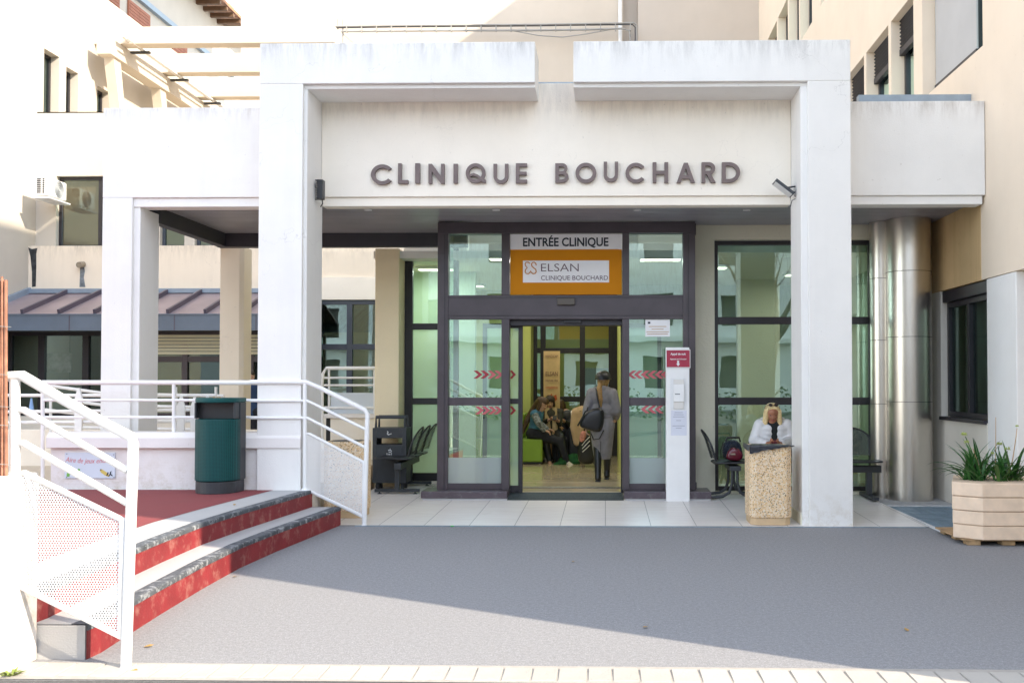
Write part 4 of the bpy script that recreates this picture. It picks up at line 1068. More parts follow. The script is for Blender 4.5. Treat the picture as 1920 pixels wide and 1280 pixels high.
# playground fence with pointed posts, and a ramp rail further back
t = thing('playground_fence', (-6.5, 11.8, .34), 'white playground fence with arrow pointed posts behind the low wall', 'fence')
fy = 11.8
for x, yt in ((148,727),(340,742),(365,744),(389,742),(30,738)):
    p = at(x, yt, Y=fy); q = at(x, 815, Y=fy)
    MB().prism([(p.x-.012,p.z),(p.x+.012,p.z),(p.x+.05,p.z-.14),(p.x+.042,q.z-.1),(p.x-.042,q.z-.1),(p.x-.05,p.z-.14)], fy-.015, fy+.015, 'y').build('picket', M['white_metal'], t, bevel=.006)
for y0, y1 in ((741,741),(772,768),(792,789)):
    MB().tube([at(-10,y0,Y=fy+.03), at(405,y1,Y=fy+.03)], .020, 8).build('rail', M['white_metal'], t)
t = thing('ramp_railing', (-7, 13.4, .34), 'white sloping ramp railing in front of the courtyard windows', 'railing')
for ya, yb in ((722,738),(745,760),(768,782),(800,802)):
    MB().tube([at(85,ya,Y=13.4), at(200,yb,Y=13.4), at(420,yb+4,Y=13.4)], .022, 8).build('rail', M['white_metal2'], t)
for x in (95, 330, 405): MB().tube([at(x,725,Y=13.4), at(x,835,Y=13.4)], .02, 8).build('post', M['white_metal2'], t)
MB().box(-9.5, -4.2, 13.6, 13.8, .34, at(200,806,Y=13.6).z).build('ramp_wall', M['fascia'], label='low white ramp wall in the courtyard behind the white railings', cat='wall')
p = at(59, 757, Y=12.2); MB().lathe((p.x, 12.2, p.z-.12), [(.075,0),(.075,.03),(.03,.05),(.01,.19)], 16).build('traffic_cone', mat('pale_blue_plastic', (.22,.36,.60), .5), label='small pale blue cone behind the white railing', cat='cone')
b = MB(); p = at(15,804,Y=11.2); q = at(64,790,Y=11.2)
# the far landing with its rail, seen between the column and the tan pier
ly = 14.9
t = thing('landing_railing', (-3.7, ly, .7), 'small white railing with pale panel on landing beside the tan pier', 'railing')
for y, r in ((690,.026),(708,.016),(722,.016),(764,.022)):
    MB().tube([at(602,y+16,Y=ly) if y == 690 else at(606,y,Y=ly), at(612,y,Y=ly), at(704,y,Y=ly)], r, 8).build('rail', M['white_metal'], t)
for x in (617, 702): MB().tube([at(x,690,Y=ly), at(x,778,Y=ly)], .018, 8).build('post', M['white_metal'], t)
MB().tube([at(606,700,Y=ly-.3), at(604,720,Y=ly-.3), at(605,828,Y=ly-.3)], .022, 8).build('post', M['white_metal'], t)
a, c_ = at(620,736,Y=ly+.02), at(701,775,Y=ly+.02)
MB().box(a.x, c_.x, ly+.02, ly+.03, c_.z, a.z).build('infill_panel', mat('pale_blue_panel', (.62,.68,.74), .4, .02), t)
a, c_ = at(608,776,Y=ly), at(704,830,Y=ly)
lb2 = thing('landing_wall', (-3.9, ly, 0), 'white base wall of the raised landing beside the tan pier', 'wall')
MB().box(a.x+.12, -3.0, ly-.1, ly+.6, 0, a.z-.06).build('wall', M['fascia'], lb2)
MB().box(a.x-.02, -3.0, ly-.16, ly+.6, a.z-.055, a.z).build('slab', M['low_wall'], lb2, bevel=.006)
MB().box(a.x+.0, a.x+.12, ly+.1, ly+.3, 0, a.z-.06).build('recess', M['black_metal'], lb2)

# left edge: white wall post with a cane screen on it
b = MB().box(-3.60, at(21,1000,Y=5.1).x, 5.02, 5.35, 0, at(10,893,Y=5.1).z)
b.build('end_wall', M['low_wall'], bevel=.01, label='white rendered wall end at the left edge of the steps', cat='wall')
t = thing('cane_screen', (-3.3, 5.1, 1.0), 'reddish brown cane screen wired together above the white wall end', 'screen')
M['cane'] = mat('reddish_cane', (.34,.15,.09), .6, .35, 14, dirt=(.50,.33,.22), dirtamt=.6)
random.seed(4)
for i in range(11):
    px = -28 + i*4.0 + random.uniform(-.8,.8); top = 516 + random.uniform(-4,12) + max(0, (px-8)*1.2)
    p0 = at(px, 893, Y=5.13+.012*(i % 2)); p1 = at(px+random.uniform(-2,1), top, Y=5.13+.012*(i % 2)); mid = (p0+p1)/2 + Vector((random.uniform(-.008,.012),0,0))
    MB().tube([p0, mid, p1], random.uniform(.0055,.0085), 8).build('cane', M['cane'], t)
for y in (610, 700, 760, 795, 868): MB().tube([at(-30,y,Y=5.115), at(21,y+3,Y=5.115)], .0018, 5).build('wire', M['cable'], t)

# ================================================================== BINS
gb = thing('litter_bin', at(416,921,Z=ZS2), 'green half round perforated litter bin with dark grey rear housing on red deck', 'bin')
cxg, cyg = gb.location.x, 10.18
def oval(w, d0, d1, n=20):
    """plan: flat-ish back, bowed front (towards the street)"""
    pts = []
    for i in range(n+1):
        a = pi + pi*i/n; pts.append((cxg + w*cos(a), cyg + d0*sin(a)))
    pts += [(cxg+w, cyg+d1), (cxg-w, cyg+d1)]
    return pts
zg = lambda y: at(416, y, Y=10.0).z
M['bin_green'] = mat('bottle_green_paint', (.002,.070,.070), .5, .06, 5, spec=.3)
M['bin_grey'] = mat('anthracite_paint', (.030,.036,.042), .45, .1, 5)
MB().prism(oval(.215,.22,.16), ZS2+.006, zg(903), 'z', smooth=False).build('base', M['bin_grey'], gb, bevel=.006)
b = MB(); b.box(cxg-.212, cxg+.222, cyg+.02, cyg+.18, zg(903), zg(755)); b.box(cxg-.21, cxg-.19, cyg-.10, cyg+.02, zg(785), zg(755)); b.box(cxg+.19, cxg+.21, cyg-.10, cyg+.02, zg(785), zg(755))
b.build('housing', M['bin_grey'], gb, bevel=.006)
MB().box(cxg-.19, cxg+.19, cyg-.02, cyg+.018, zg(785), zg(755)).build('mouth', M['black_metal'], gb)
def m_mesh(name, col):
    m = mat(name, col, .5, .05, 5, spec=.3); t = m.node_tree; b = t.nodes['Principled BSDF']
    tc = t.nodes.new('ShaderNodeTexCoord'); sp = t.nodes.new('ShaderNodeSeparateXYZ'); t.links.new(tc.outputs['Object'], sp.inputs[0])
    def sq(o, p, w): return mathn(t, 'LESS_THAN', mathn(t, 'ABSOLUTE', mathn(t, 'SUBTRACT', mathn(t, 'FRACT', mathn(t, 'ADD', mathn(t, 'DIVIDE', o, p), 300)), .5)), w)
    k = mathn(t, 'MULTIPLY', sq(sp.outputs[0], .0135, .27), sq(sp.outputs[2], .0135, .27))
    src = b.inputs['Base Color'].links[0].from_socket
    t.links.new(mixc(t, mathn(t, 'MULTIPLY', k, .8), src, (.0015,.012,.012)), b.inputs['Base Color'])
    return m
MB().prism(oval(.222,.235,.02), zg(902), zg(786), 'z').build('perforated_front', m_mesh('green_perforated_front', (.002,.070,.070)), gb, bevel=.008)
MB().prism(oval(.222,.235,.19), zg(755)+.001, zg(746), 'z').build('lid', M['bin_green'], gb, bevel=.012)
random.seed(8)
for i in range(7):
    p = at(400+random.uniform(0,32), 746, Y=10.1); b = MB(); s = .02
    u = Vector((random.uniform(-1,1), random.uniform(-1,1), random.uniform(-.2,.5)))*s
    b.add([p-u, p+Vector((0,.015,.012)), p+u, p+Vector((0,-.015,.006))], [(0,1,2,3)])
    b.build('dry_leaf', mat('dry_leaf', (.36,.22,.05), .7) if i == 0 else bpy.data.materials['dry_leaf'], label='dry yellow leaf lying on the lid of the green litter bin', cat='leaf', group='dry leaves on the green bin')

# exposed aggregate bins
def m_aggregate():
    m, t, b = nodes('exposed_aggregate'); v = coords(t)
    vo = N(t, 'ShaderNodeTexVoronoi'); vo.inputs['Scale'].default_value = 84; t.links.new(v, vo.inputs[0])
    vo2 = N(t, 'ShaderNodeTexVoronoi'); vo2.inputs['Scale'].default_value = 150; t.links.new(v, vo2.inputs[0])
    sep = N(t, 'ShaderNodeSeparateColor'); t.links.new(vo.outputs['Color'], sep.inputs[0])
    cr = N(t, 'ShaderNodeValToRGB'); e = cr.color_ramp.elements
    e[0].position = 0; e[0].color = (.10,.07,.05,1); e[1].position = 1; e[1].color = (.85,.77,.66,1)
    for p, c in ((.10,(.24,.16,.10,1)),(.2,(.62,.36,.13,1)),(.5,(.78,.56,.30,1)),(.75,(.82,.72,.56,1))):
        q = e.new(p); q.color = c
    t.links.new(sep.outputs[0], cr.inputs[0])
    gap = ramp(t, vo.outputs['Distance'], .42, .62)
    c = mixc(t, gap, cr.outputs[0], (.78,.58,.36))
    c = mixc(t, mathn(t, 'MULTIPLY', ramp(t, vo2.outputs['Distance'], .22, .10), .3, clamp=True), c, (.75,.66,.55))
    c = mixc(t, mathn(t, 'MULTIPLY', ramp(t, noise(t, v, 4, 6, .7), .5, .75), .35), c, (.55,.45,.34))
    t.links.new(c, b.inputs['Base Color']); b.inputs['Roughness'].default_value = .75
    bp = N(t, 'ShaderNodeBump'); bp.inputs['Strength'].default_value = .8; bp.inputs['Distance'].default_value = .006; bp.invert = True
    t.links.new(vo.outputs['Distance'], bp.inputs['Height']); t.links.new(bp.outputs[0], b.inputs['Normal'])
    return m
M['aggregate'] = m_aggregate(); M['agg_cement'] = mat('ochre_cement', (.58,.42,.25), .8, .1, 8, .4, 60)
def stone_bin(x0, x1, y0, ztop, z0, label):
    t = thing('stone_litter_bin', ((x0+x1)/2, y0+(x1-x0)/2, z0), label, 'bin', 'exposed aggregate litter bins')
    w = x1-x0; ch = w*.13
    def octo(e): return [(x0+e+ch,y0+e),(x1-e-ch,y0+e),(x1-e,y0+e+ch),(x1-e,y0+w-e-ch),(x1-e-ch,y0+w-e),(x0+e+ch,y0+w-e),(x0+e,y0+w-e-ch),(x0+e,y0+e+ch)]
    MB().prism(octo(.0), z0+.075, ztop, 'z').build('body', M['aggregate'], t, bevel=.014, seg=3)
    MB().prism(octo(.012), z0+.001, z0+.0755, 'z').build('base', M['agg_cement'], t, bevel=.008)
    MB().prism(octo(.055), ztop-.02, ztop+.003, 'z').build('opening', M['black_metal'], t)
    return t
sb_ = stone_bin(at(1406,900,Y=10.40).x, at(1486,900,Y=10.40).x, 10.40, at(1446,836,Y=10.42).z, .008, 'speckled aggregate litter bin with a black bag in front of the seated blonde woman')
stone_bin(at(604,900,Y=10.80).x, at(680,900,Y=10.80).x, 10.80, at(640,828,Y=10.82).z, .012, 'speckled aggregate litter bin behind the perforated stair railing')
# black bag hanging over the rim
M['bag_plastic'] = mat('black_bin_liner', (.018,.022,.032), .28, .2, 12, coat=.3)
b = MB(); bx0_, bx1_ = at(1405,836,Y=10.39).x, at(1489,836,Y=10.39).x; zt = at(1446,836,Y=10.42).z
nseg = 40; rows = []
random.seed(12)
def drop(u): return .078*(1-u)**1.25 + .010 + .006*sin(u*13)*(1-u)+.003*sin(u*41)
for layer in range(7):
    row = []
    for i in range(nseg+1):
        u = i/nseg; x = bx0_+(bx1_-bx0_)*u; d = drop(u); f_ = layer/6
        wob = .006*sin(u*31+layer*1.7)+.005*sin(u*57-layer)
        if layer < 2: y = 10.46-.05*layer; z = zt+.010+.006*sin(u*23+layer*2)
        else: y = 10.388-.006-abs(wob); z = zt+.012-d*((layer-2)/4)
        row.append((x, y, z))
    rows.append(row)
vs = [p for r_ in rows for p in r_]
b.add(vs, [(l*(nseg+1)+i, l*(nseg+1)+i+1, (l+1)*(nseg+1)+i+1, (l+1)*(nseg+1)+i) for l in range(6) for i in range(nseg)], 0, True)
# left side flap and back rim
b.add([(bx0_+.002,10.39,zt+.012),(bx0_-.006,10.6,zt+.015),(bx0_-.008,10.8,zt+.012),(bx0_-.008,10.8,zt-.03),(bx0_-.010,10.6,zt-.045),(bx0_-.004,10.39,zt-.055)], [(0,1,4,5),(1,2,3,4)], 0, True)
o = b.build('bin_liner', M['bag_plastic'], label='black plastic bin liner folded over the rim of the stone bin', cat='bin bag')

# charcoal bin with carry frame, by the pier
byy = 13.2
t = thing('recycling_bin', at(730,907,Z=ZT(13.2)), 'charcoal metal bin with white waste symbols standing against the tan pier', 'bin')
p0, p1 = at(698,908,Y=byy), at(762,802,Y=byy)
sl0, sl1 = at(706,833,Y=byy), at(754,821,Y=byy)
b = MB(); grid_wall(b, 'y', byy, byy+.012, p0.x, p1.x, p0.z+.02, p1.z, [(sl0.x, sl1.x, sl0.z, sl1.z)])
grid_wall(b, 'y', byy+.30, byy+.312, p0.x, p1.x, p0.z+.02, p1.z, [(sl0.x, sl1.x, sl0.z, sl1.z)])
b.box(p0.x, p0.x+.012, byy+.012, byy+.30, p0.z+.02, p1.z); b.box(p1.x-.012, p1.x, byy+.012, byy+.30, p0.z+.02, p1.z); b.box(p0.x+.012, p1.x-.012, byy+.012, byy+.30, p0.z+.02, sl0.z-.002); b.box(p0.x+.012, p1.x-.012, byy+.012, byy+.30, sl1.z+.03, p1.z-.002)
b.build('body', M['charcoal'], t, bevel=.003)
zf = at(730,782,Y=byy).z
for y in (byy+.06, byy+.25):
    b = MB(); b.tube([(p0.x+.03,y,p1.z),(p0.x+.035,y,zf),(p1.x-.035,y,zf),(p1.x-.03,y,p1.z)], .017, 8); b.build('frame_bar', M['charcoal'], t)
b = MB()
for x in (p0.x+.04, p1.x-.08):
    for y in (byy+.03, byy+.24): b.box(x, x+.04, y, y+.04, ZT(byy), p0.z+.02)
b.build('foot', M['black_metal'], t)
M['decal'] = mat('white_decal', (.74,.75,.75), .5)
def decal(lines, r, Y, parent, m='decal', name='symbol', flat=1.0):
    b = MB()
    for ln in lines: b.tube([at(a, b_, Y=Y) for a, b_ in ln], r, 6, flat=flat)
    return b.build(name, M[m], parent)
decal([[(726,808),(728,810),(726,812.5),(728,815),(734,812.5)], [(727,814),(730,814)]], .006, byy-.003, t)
decal([[(725.5,849),(726,854.5),(733.5,854.5),(734,849)],[(729,850),(729,853.5)],[(731,850),(731,853.5)],[(729,847.5),(731.5,846.5)],[(728,844),(732,843),(734,845),(732.5,848)],[(731,841),(732,841.2)]], .0055, byy-.003, t)

# ================================================================== BEAM SEATING
def seat_unit(t, c, fwd, w=.46, dpt=.44, hb=.40):
    c = Vector(c); f = Vector(fwd).normalized(); s = Vector((f.y, -f.x, 0)); up = Vector((0,0,1))
    def corner(pts, r=.06, n=4):
        out = []
        N_ = len(pts)
        for i in range(N_):
            a, b_, d_ = Vector(pts[i-1]), Vector(pts[i]), Vector(pts[(i+1) % N_])
            u, v = (a-b_).normalized(), (d_-b_).normalized()
            for k in range(n+1):
                q = k/n; out.append(b_ + u*r*(1-q)**2 + v*r*q**2)
        return out
    pl = corner([Vector((-w/2,-dpt/2)), Vector((w/2,-dpt/2)), Vector((w/2,dpt/2)), Vector((-w/2,dpt/2))])
    def sp(p): return c + s*p.x + f*p.y + up*(.018*(abs(p.x)/(w/2))**2 + (.012 if p.y > 0 else 0)*(p.y/(dpt/2)) - .0)
    b = MB(); pts = [sp(p) for p in pl]; n = len(pts)
    b.add([p+up*.004 for p in pts]+[p-up*.004 for p in pts], [tuple(range(n)), tuple(range(n, 2*n))[::-1]]); b.tube(pts, .011, 8, closed=True)
    b.build('seat', M['black_metal'], t)
    # backrest: arched sheet bowed to the rear
    ol = [(-w/2+.01, .03), (-w/2, .10)] + [(-w/2*cos(pi*i/14), .19+(hb-.19)*sin(pi*i/14)) for i in range(15)] + [(w/2, .10), (w/2-.01, .03)]
    def bp(x, z): return c - f*(dpt/2-.02 + .28*z + .10*z*z - .05*(1-(2*x/w)**2)*0) - f*(.035*(1-(2*x/w)**2)) + s*x + up*(z+.015)
    b = MB(); m = len(ol); cols = 8
    grid = []
    half = [(x, z) for x, z in ol]
    rim = [bp(x, z) for x, z in ol]
    zs_ = [.06, .10, .14, .19] + [.19+(hb-.19)*sin(pi/2*i/7) for i in range(1, 8)]
    g = []
    for z in zs_:
        hw = w/2 if z <= .19 else w/2*math.sqrt(max(0, 1-((z-.19)/(hb-.19))**2))
        g.append([bp(-hw+2*hw*k/cols, z) for k in range(cols+1)])
    vs = [p for r_ in g for p in r_]
    b.add(vs, [(i*(cols+1)+k, i*(cols+1)+k+1, (i+1)*(cols+1)+k+1, (i+1)*(cols+1)+k) for i in range(len(g)-1) for k in range(cols)], 0, True)
    bk_ = b.build('backrest', M['perf_black'], t)
    MB().tube(rim, .012, 8).build('back_frame', M['black_metal'], bk_)
SZ = .49
t = thing('beam_seating', (-2.65, 13.4, .05), 'row of three black perforated metal seats facing the charcoal bin', 'seats', 'black beam seats under the canopy')
for y in (12.95, 13.45, 13.95): seat_unit(t, (at(738,866,Y=12.95).x+.02, y, SZ), (-1,0,0))
bx = at(752,900,Y=12.95).x
MB().box(bx-.045, bx+.045, 12.72, 14.0, SZ-.115, SZ-.035).build('beam', M['charcoal'], t, bevel=.006)
for y in (12.86, 13.72):
    b = MB(); xl_, xr_ = at(703,900,Y=12.86).x, at(787,900,Y=12.86).x; z0 = ZT(y)
    b.box(bx-.06, bx-.0, y-.03, y+.03, z0+.06, SZ-.112); b.box(xl_, xr_, y-.03, y+.03, z0+.022, z0+.062)
    for x in (xl_+.06, xr_-.06): b.lathe((x, y, z0), [(.03,0),(.03,.006),(.01,.012),(.01,.024)], 12)
    b.build('leg', M['charcoal'], t, bevel=.004)
# right hand seats: one facing the doors' side, one row facing the street
t = thing('beam_seating', (1.6, 12.55, .05), 'black metal seat with tan curved backrest side on, bags on it', 'seats', 'black beam seats under the canopy')
sx = at(1378,860,Y=12.5).x
seat_unit(t, (sx-.02, 12.52, SZ-.01), (1,0,0), .50, .50)
for y in (12.36, 12.74):
    for k in (-1, 1):
        z0 = ZT(y)+.02
        MB().tube([(sx-.02+k*.03,y,SZ-.04),(sx-.02+k*.035,y,.24),(sx-.02+k*.07,y,.13),(sx-.02+k*.15,y,z0+.02),(sx-.02+k*.36,y,z0)], .018, 10).build('leg', M['charcoal'], t)
MB().box(sx-.09, sx+.05, 12.30, 12.80, SZ-.09, SZ-.03).build('beam', M['charcoal'], t, bevel=.006)
t = thing('beam_seating', (2.6, 12.5, .05), 'row of black metal seats facing the street behind the white column', 'seats', 'black beam seats under the canopy')
s1, s3 = at(1448,860,Y=12.5).x, at(1607,860,Y=12.55).x
for x in (s1, (s1+s3)/2, s3): seat_unit(t, (x, 12.50, SZ), (0,-1,0), .50, .46)
MB().box(s1-.3, s3+.28, 12.46, 12.54, SZ-.12, SZ-.035).build('beam', M['charcoal'], t, bevel=.006)
for x in (s1-.1, s3+.13):
    b = MB(); b.box(x-.035, x+.035, 12.46, 12.54, .10, SZ-.12); b.box(x-.04, x+.04, 12.18, 12.82, .055, .10); b.build('leg', M['charcoal'], t, bevel=.004)

# ================================================================== CALL POST
cpY = 12.22
t = thing('call_post', at(1272,936,Z=.035), 'slim white night call post with crimson sign and keypad before the right side light', 'post')
q0, q1 = at(1250,936,Y=cpY), at(1292,651,Y=cpY)
MB().box(at(1249,800,Y=cpY).x, at(1293,800,Y=cpY).x, cpY, cpY+.14, .035, q1.z).build('body', M['white_metal'], t, bevel=.008)
def pbox(x0, x1, y0, y1, Y, d, name, m, parent, bevel=0):
    a = at(x0, y1, Y=Y); b_ = at(x1, y0, Y=Y); return MB().box(a.x, b_.x, Y, Y+d, a.z, b_.z).build(name, M[m], parent, bevel=bevel)
M['crimson'] = mat('crimson_sign', (.36,.022,.055), .4, .04, 3); M['paper'] = mat('lilac_paper', (.66,.68,.76), .7, .03, 5); M['cream_plastic'] = mat('cream_plastic', (.70,.68,.64), .4, .02)
bd = pbox(1248.5, 1294.5, 655, 690, cpY-.016, .014, 'sign_border', 'white_metal', t, .003)
pl = pbox(1250, 1293.2, 656.5, 688, cpY-.021, .006, 'sign_plate', 'crimson', t)
sgY = cpY-.0225
c1 = at(1271.5, 663.5, Y=sgY); c2 = at(1271.5, 673, Y=sgY)
text('writing', 'Appel de nuit', c1, .185, .036, M['decal'], pl, bold=.0012)
text('writing', 'Appuyez sur le bouton', c2, .20, .022, M['decal'], pl, bold=.0006)
me = loops_mesh([[(at(a,b_,Y=sgY).x, at(a,b_,Y=sgY).z) for a, b_ in [(1269.8,676),(1273.2,676),(1273.2,681.5),(1275,681.5),(1271.5,686.5),(1268,681.5),(1269.8,681.5)]]], .002)
me.transform(Matrix.Translation((0,sgY,0)) @ Matrix.Rotation(pi/2,4,'X')); link('arrow', me, M['decal'], pl)
pbox(1257, 1287, 709, 768, cpY-.003, .003, 'recess_plate', 'white_metal2', t)
kp = pbox(1263, 1282, 711, 766, cpY-.018, .0155, 'keypad', 'cream_plastic', t, .003)
pbox(1262.5, 1283, 720, 753, cpY-.034, .0155, 'cover', 'white_metal', kp, .004)
b = MB()
for i in range(4): a = at(1267+i*2.3, 738.5, Y=cpY-.036); b.box(a.x-.006, a.x+.005, cpY-.036, cpY-.0342, a.z-.006, a.z+.006)
b.build('keys', M['sign_black'], kp)
pp = pbox(1258, 1287.5, 769, 816, cpY-.003, .002, 'notice', 'paper', t)
M['ink'] = mat('pale_grey_ink', (.28,.29,.36), .7)
for i, (yy, w) in enumerate(((773,.10),(777,.12),(781,.14),(788,.06),(798,.15),(802,.07))):
    a = at(1272.5, yy, Y=cpY-.0035); MB().box(a.x-w/2, a.x+w/2, cpY-.0036, cpY-.003, a.z-.003, a.z+.003).build('line_of_print', M['ink'], pp)
nt_ = pbox(1210, 1256, 598.5, 631, DY+.035, .001, 'notice', 'sign_white', None)
tag(nt_, 'white printed notice stuck inside top of the right side light', 'notice')
M['tan_ink'] = mat('tan_ink', (.48,.30,.14), .7)
for yy, w in ((612,.22),(617,.15),(622,.28),(626,.26)):
    a = at(1233, yy, Y=DY+.033); MB().box(a.x-w/2, a.x+w/2, DY+.0335, DY+.0345, a.z-.004, a.z+.004).build('line_of_print', M['tan_ink'], nt_)
a = at(1217, 605, Y=DY+.033); MB().box(a.x-.015, a.x+.015, DY+.0335, DY+.0345, a.z-.012, a.z+.012).build('emblem', M['sign_black'], nt_)

# ================================================================== FLOODLIGHTS
t = thing('floodlight', (xc, 10.8, 3.7), 'black finned floodlight on wire bracket on left canopy column', 'floodlight', 'floodlights on the canopy columns')
fy = 10.72
a, c_ = at(595,338,Y=fy), at(607,374,Y=fy)
b = MB(); b.box(a.x+.01, c_.x, fy-.05, fy+.05, c_.z, a.z)
for i in range(8): z = c_.z+(a.z-c_.z)*(i+.5)/8; b.box(a.x-.004, a.x+.01, fy-.047, fy+.047, z-.005, z+.005)
b.build('lamp_body', M['black_metal'], t, bevel=.004)
b = MB(); b.tube([at(578,338,Y=fy), at(596,338,Y=fy)], .006, 5); b.tube([at(578,374,Y=fy), at(598,374,Y=fy)], .006, 5); b.tube([at(578,338,Y=fy), at(578,374,Y=fy)], .006, 5); b.tube([at(583,360,Y=fy), at(590,350,Y=fy), at(600,357,Y=fy)], .008, 6); b.tube([at(590,350,Y=fy), at(583,366,Y=fy)], .010, 6); b.tube([at(604,374,Y=fy), at(605,382,Y=fy), at(601,388,Y=fy)], .006, 6)
b.build('bracket', M['black_metal'], t)
t = thing('floodlight', (xd, 10.8, 3.7), 'tilted grey floodlight on arm on the right canopy column', 'floodlight', 'floodlights on the canopy columns')
p, q = at(1452,340,Y=fy), at(1486,366,Y=fy); mid = (p+q)/2; dv = (q-p).normalized(); nrm = Vector((dv.z,0,-dv.x))
b = MB(); b.obox(mid, dv, (0,1,0), nrm, (q-p).length/2, .10, .016); b.build('lamp_body', M['charcoal'], t, bevel=.004)
b = MB(); b.obox(mid+nrm*(.019 if nrm.z < 0 else -.019), dv, (0,1,0), nrm, (q-p).length/2-.012, .088, .003); b.build('lens', M['white_metal2'], t)
b = MB(); b.tube([at(1476,352,Y=fy), at(1497,349,Y=fy), at(1499,354,Y=fy), at(1484,365,Y=fy)], .010, 6); b.tube([at(1490,366,Y=fy), at(1493,372,Y=fy), at(1485,376,Y=fy), at(1482,388,Y=fy)], .005, 6)
b.build('arm', M['charcoal'], t)

# ================================================================== AIR CONDITIONER on the left wall
ay0 = 17.35
t = thing('air_conditioner', (LX, ay0, 4.4), 'white outdoor air conditioning unit on bracket on the sunlit left wall', 'air conditioner')
za, zb_ = at(80,332,Y=ay0).z, at(80,366,Y=ay0).z
ax0, ax1 = -10.08, -9.83
MB().box(ax0, ax1, 17.35, 17.92, zb_, za).build('casing', M['white_metal'], t, bevel=.02)
b = MB()
for i in range(8):
    z = zb_+.04+i*.034
    for x in (ax0+.03, ax0+.13): b.box(x, x+(.07 if x < ax0+.1 else .035), 17.344, 17.352, z, z+.022)
b.build('side_louvre', M['charcoal'], t)
fb = MB()
for r in (.14,.11,.08,.04): fb.tube([(ax1+.012, 17.66+r*cos(2*pi*i/24), (za+zb_)/2+r*sin(2*pi*i/24)) for i in range(24)], .007, 6, closed=True)
fb.prism([(17.66+.15*cos(2*pi*i/24), (za+zb_)/2+.15*sin(2*pi*i/24)) for i in range(24)], ax1, ax1+.003, 'x')
fb.build('fan_grille', mat('ac_grille',(.35,.38,.40),.5), t)
MB().box(ax0-.03, ax1+.03, 17.3, 17.999, zb_-.06, zb_-.035).build('bracket', M['white_metal2'], t)

# ================================================================== PLAY AREA SIGN on the low wall
sy_ = 10.424
t = thing('play_area_sign', at(170,870,Y=sy_), 'pale blue play area sign with green reptile and bee on the low wall', 'sign')
a, c_ = at(122,896,Y=sy_), at(217,848,Y=sy_)
M['sign_pale'] = mat('pale_blue_sign', (.60,.66,.74), .4, .03); M['pink_ink'] = mat('pink_ink', (.62,.22,.24), .6); M['lizard'] = mat('leaf_green_ink', (.16,.42,.08), .6); M['yellow_ink'] = mat('yellow_ink', (.62,.48,.12), .6)
MB().box(a.x, c_.x, sy_-.012, sy_, a.z, c_.z).build('board', M['sign_pale'], t, bevel=.002)
me = text_mesh('Aire de jeux enfants', .075, .001, 'CENTER'); xs_ = [v.co.x for v in me.vertices]; k = (at(213,860,Y=sy_).x-at(125,860,Y=sy_).x)/(max(xs_)-min(xs_))
for v in me.vertices: v.co.x = v.co.x*k + v.co.y*.25; v.co.y += .012*((v.co.x/.22)**2)-.004
me.transform(Matrix.Translation((at(169,863,Y=sy_).x, sy_-.0135, at(169,863,Y=sy_).z)) @ Matrix.Rotation(pi/2,4,'X')); link('writing', me, M['pink_ink'], t)
def flat(loop, m, name, dy=0.0, par=None):
    Y = sy_-.0135-dy; me = loops_mesh([[(at(x,y,Y=Y).x, at(x,y,Y=Y).z) for x, y in loop]], .001); me.transform(Matrix.Translation((0,Y,0)) @ Matrix.Rotation(pi/2,4,'X')); return link(name, me, M[m], par or t)
rp = flat([(125,893),(125,888),(127,884),(131,882),(138,884),(144,882),(147,878),(150,879),(150,884),(143,889),(143,893),(138,893),(136,889),(131,889),(130,893)], 'lizard', 'green_reptile')
flat([(128,886),(132,884),(139,886),(143,888),(138,888),(131,887.5)], 'yellow_ink', 'belly', .001, rp)
bee = flat([(187,882),(188,880),(191,879),(200,885),(205,890),(202,893),(197,891),(190,886)], 'yellow_ink', 'bee')
for lp in ([(187,881),(188,879),(191,879.5),(190,881)],[(199,890.5),(202,884.5),(204,885.5),(201,892)],[(203,892.5),(206,887),(207,889),(204.5,893)],[(206,885),(209,882),(208,888),(212,892),(208,891),(206,888)]): flat(lp, 'sign_black', 'stripe', .001, bee)
for x, y in ((125.5,850.5),(213,852),(214,894),(125,894)): p = at(x,y,Y=sy_-.012); MB().lathe((p.x,sy_-.014,p.z),[(.004,-.004),(.004,.004)],8).build('screw', M['charcoal'], t)

# ================================================================== PLANTER with agapanthus
pf = 9.15
pz = at(1850,906,Y=pf).z
x0 = at(1778,950,Y=pf+.24).x; S_ = 4.15-x0; ch = S_*.27
M['planter'] = mat('pink_beige_reconstituted_stone', (.80,.62,.46), .8, .10, 7, .5, 120, dirt=(.70,.58,.48), dirtamt=.4)
t = thing('planter', (x0+S_/2, pf+S_/2, 0), 'many sided pink beige stone planter with grooved sides on pallet feet', 'planter')
x0 = 3.22; S_ = 4.15-x0
OCT = [(3.43,9.15),(3.94,9.15),(4.15,9.34),(4.15,9.80),(3.94,10.0),(3.46,10.0),(3.215,9.335)]
def octa(e): return [(3.70+(x-3.70)*(1-e/.45), 9.575+(y-9.575)*(1-e/.42)) for x, y in OCT]
zc = [.055+(pz-.055)*i/4 for i in range(5)]
for i in range(4): MB().prism(octa(.006*(3-i)*.6), zc[i]+.003, zc[i+1]-.003, 'z').build('course', M['planter'], t, bevel=.007)
MB().prism(octa(.02), .056, pz-.03, 'z').build('core', mat('planter_groove', (.46,.32,.22), .9), t)
MB().prism(octa(.07), pz-.035, pz-.0035, 'z').build('soil', mat('dark_soil', (.05,.035,.025), .95, .3, 20), t)
pal = thing('pallet', (x0+S_/2, pf+S_/2, 0), 'weathered wooden pallet under the pink beige planter', 'pallet'); M['wood'] = mat('weathered_wood', (.42,.28,.15), .8, .3, 9)
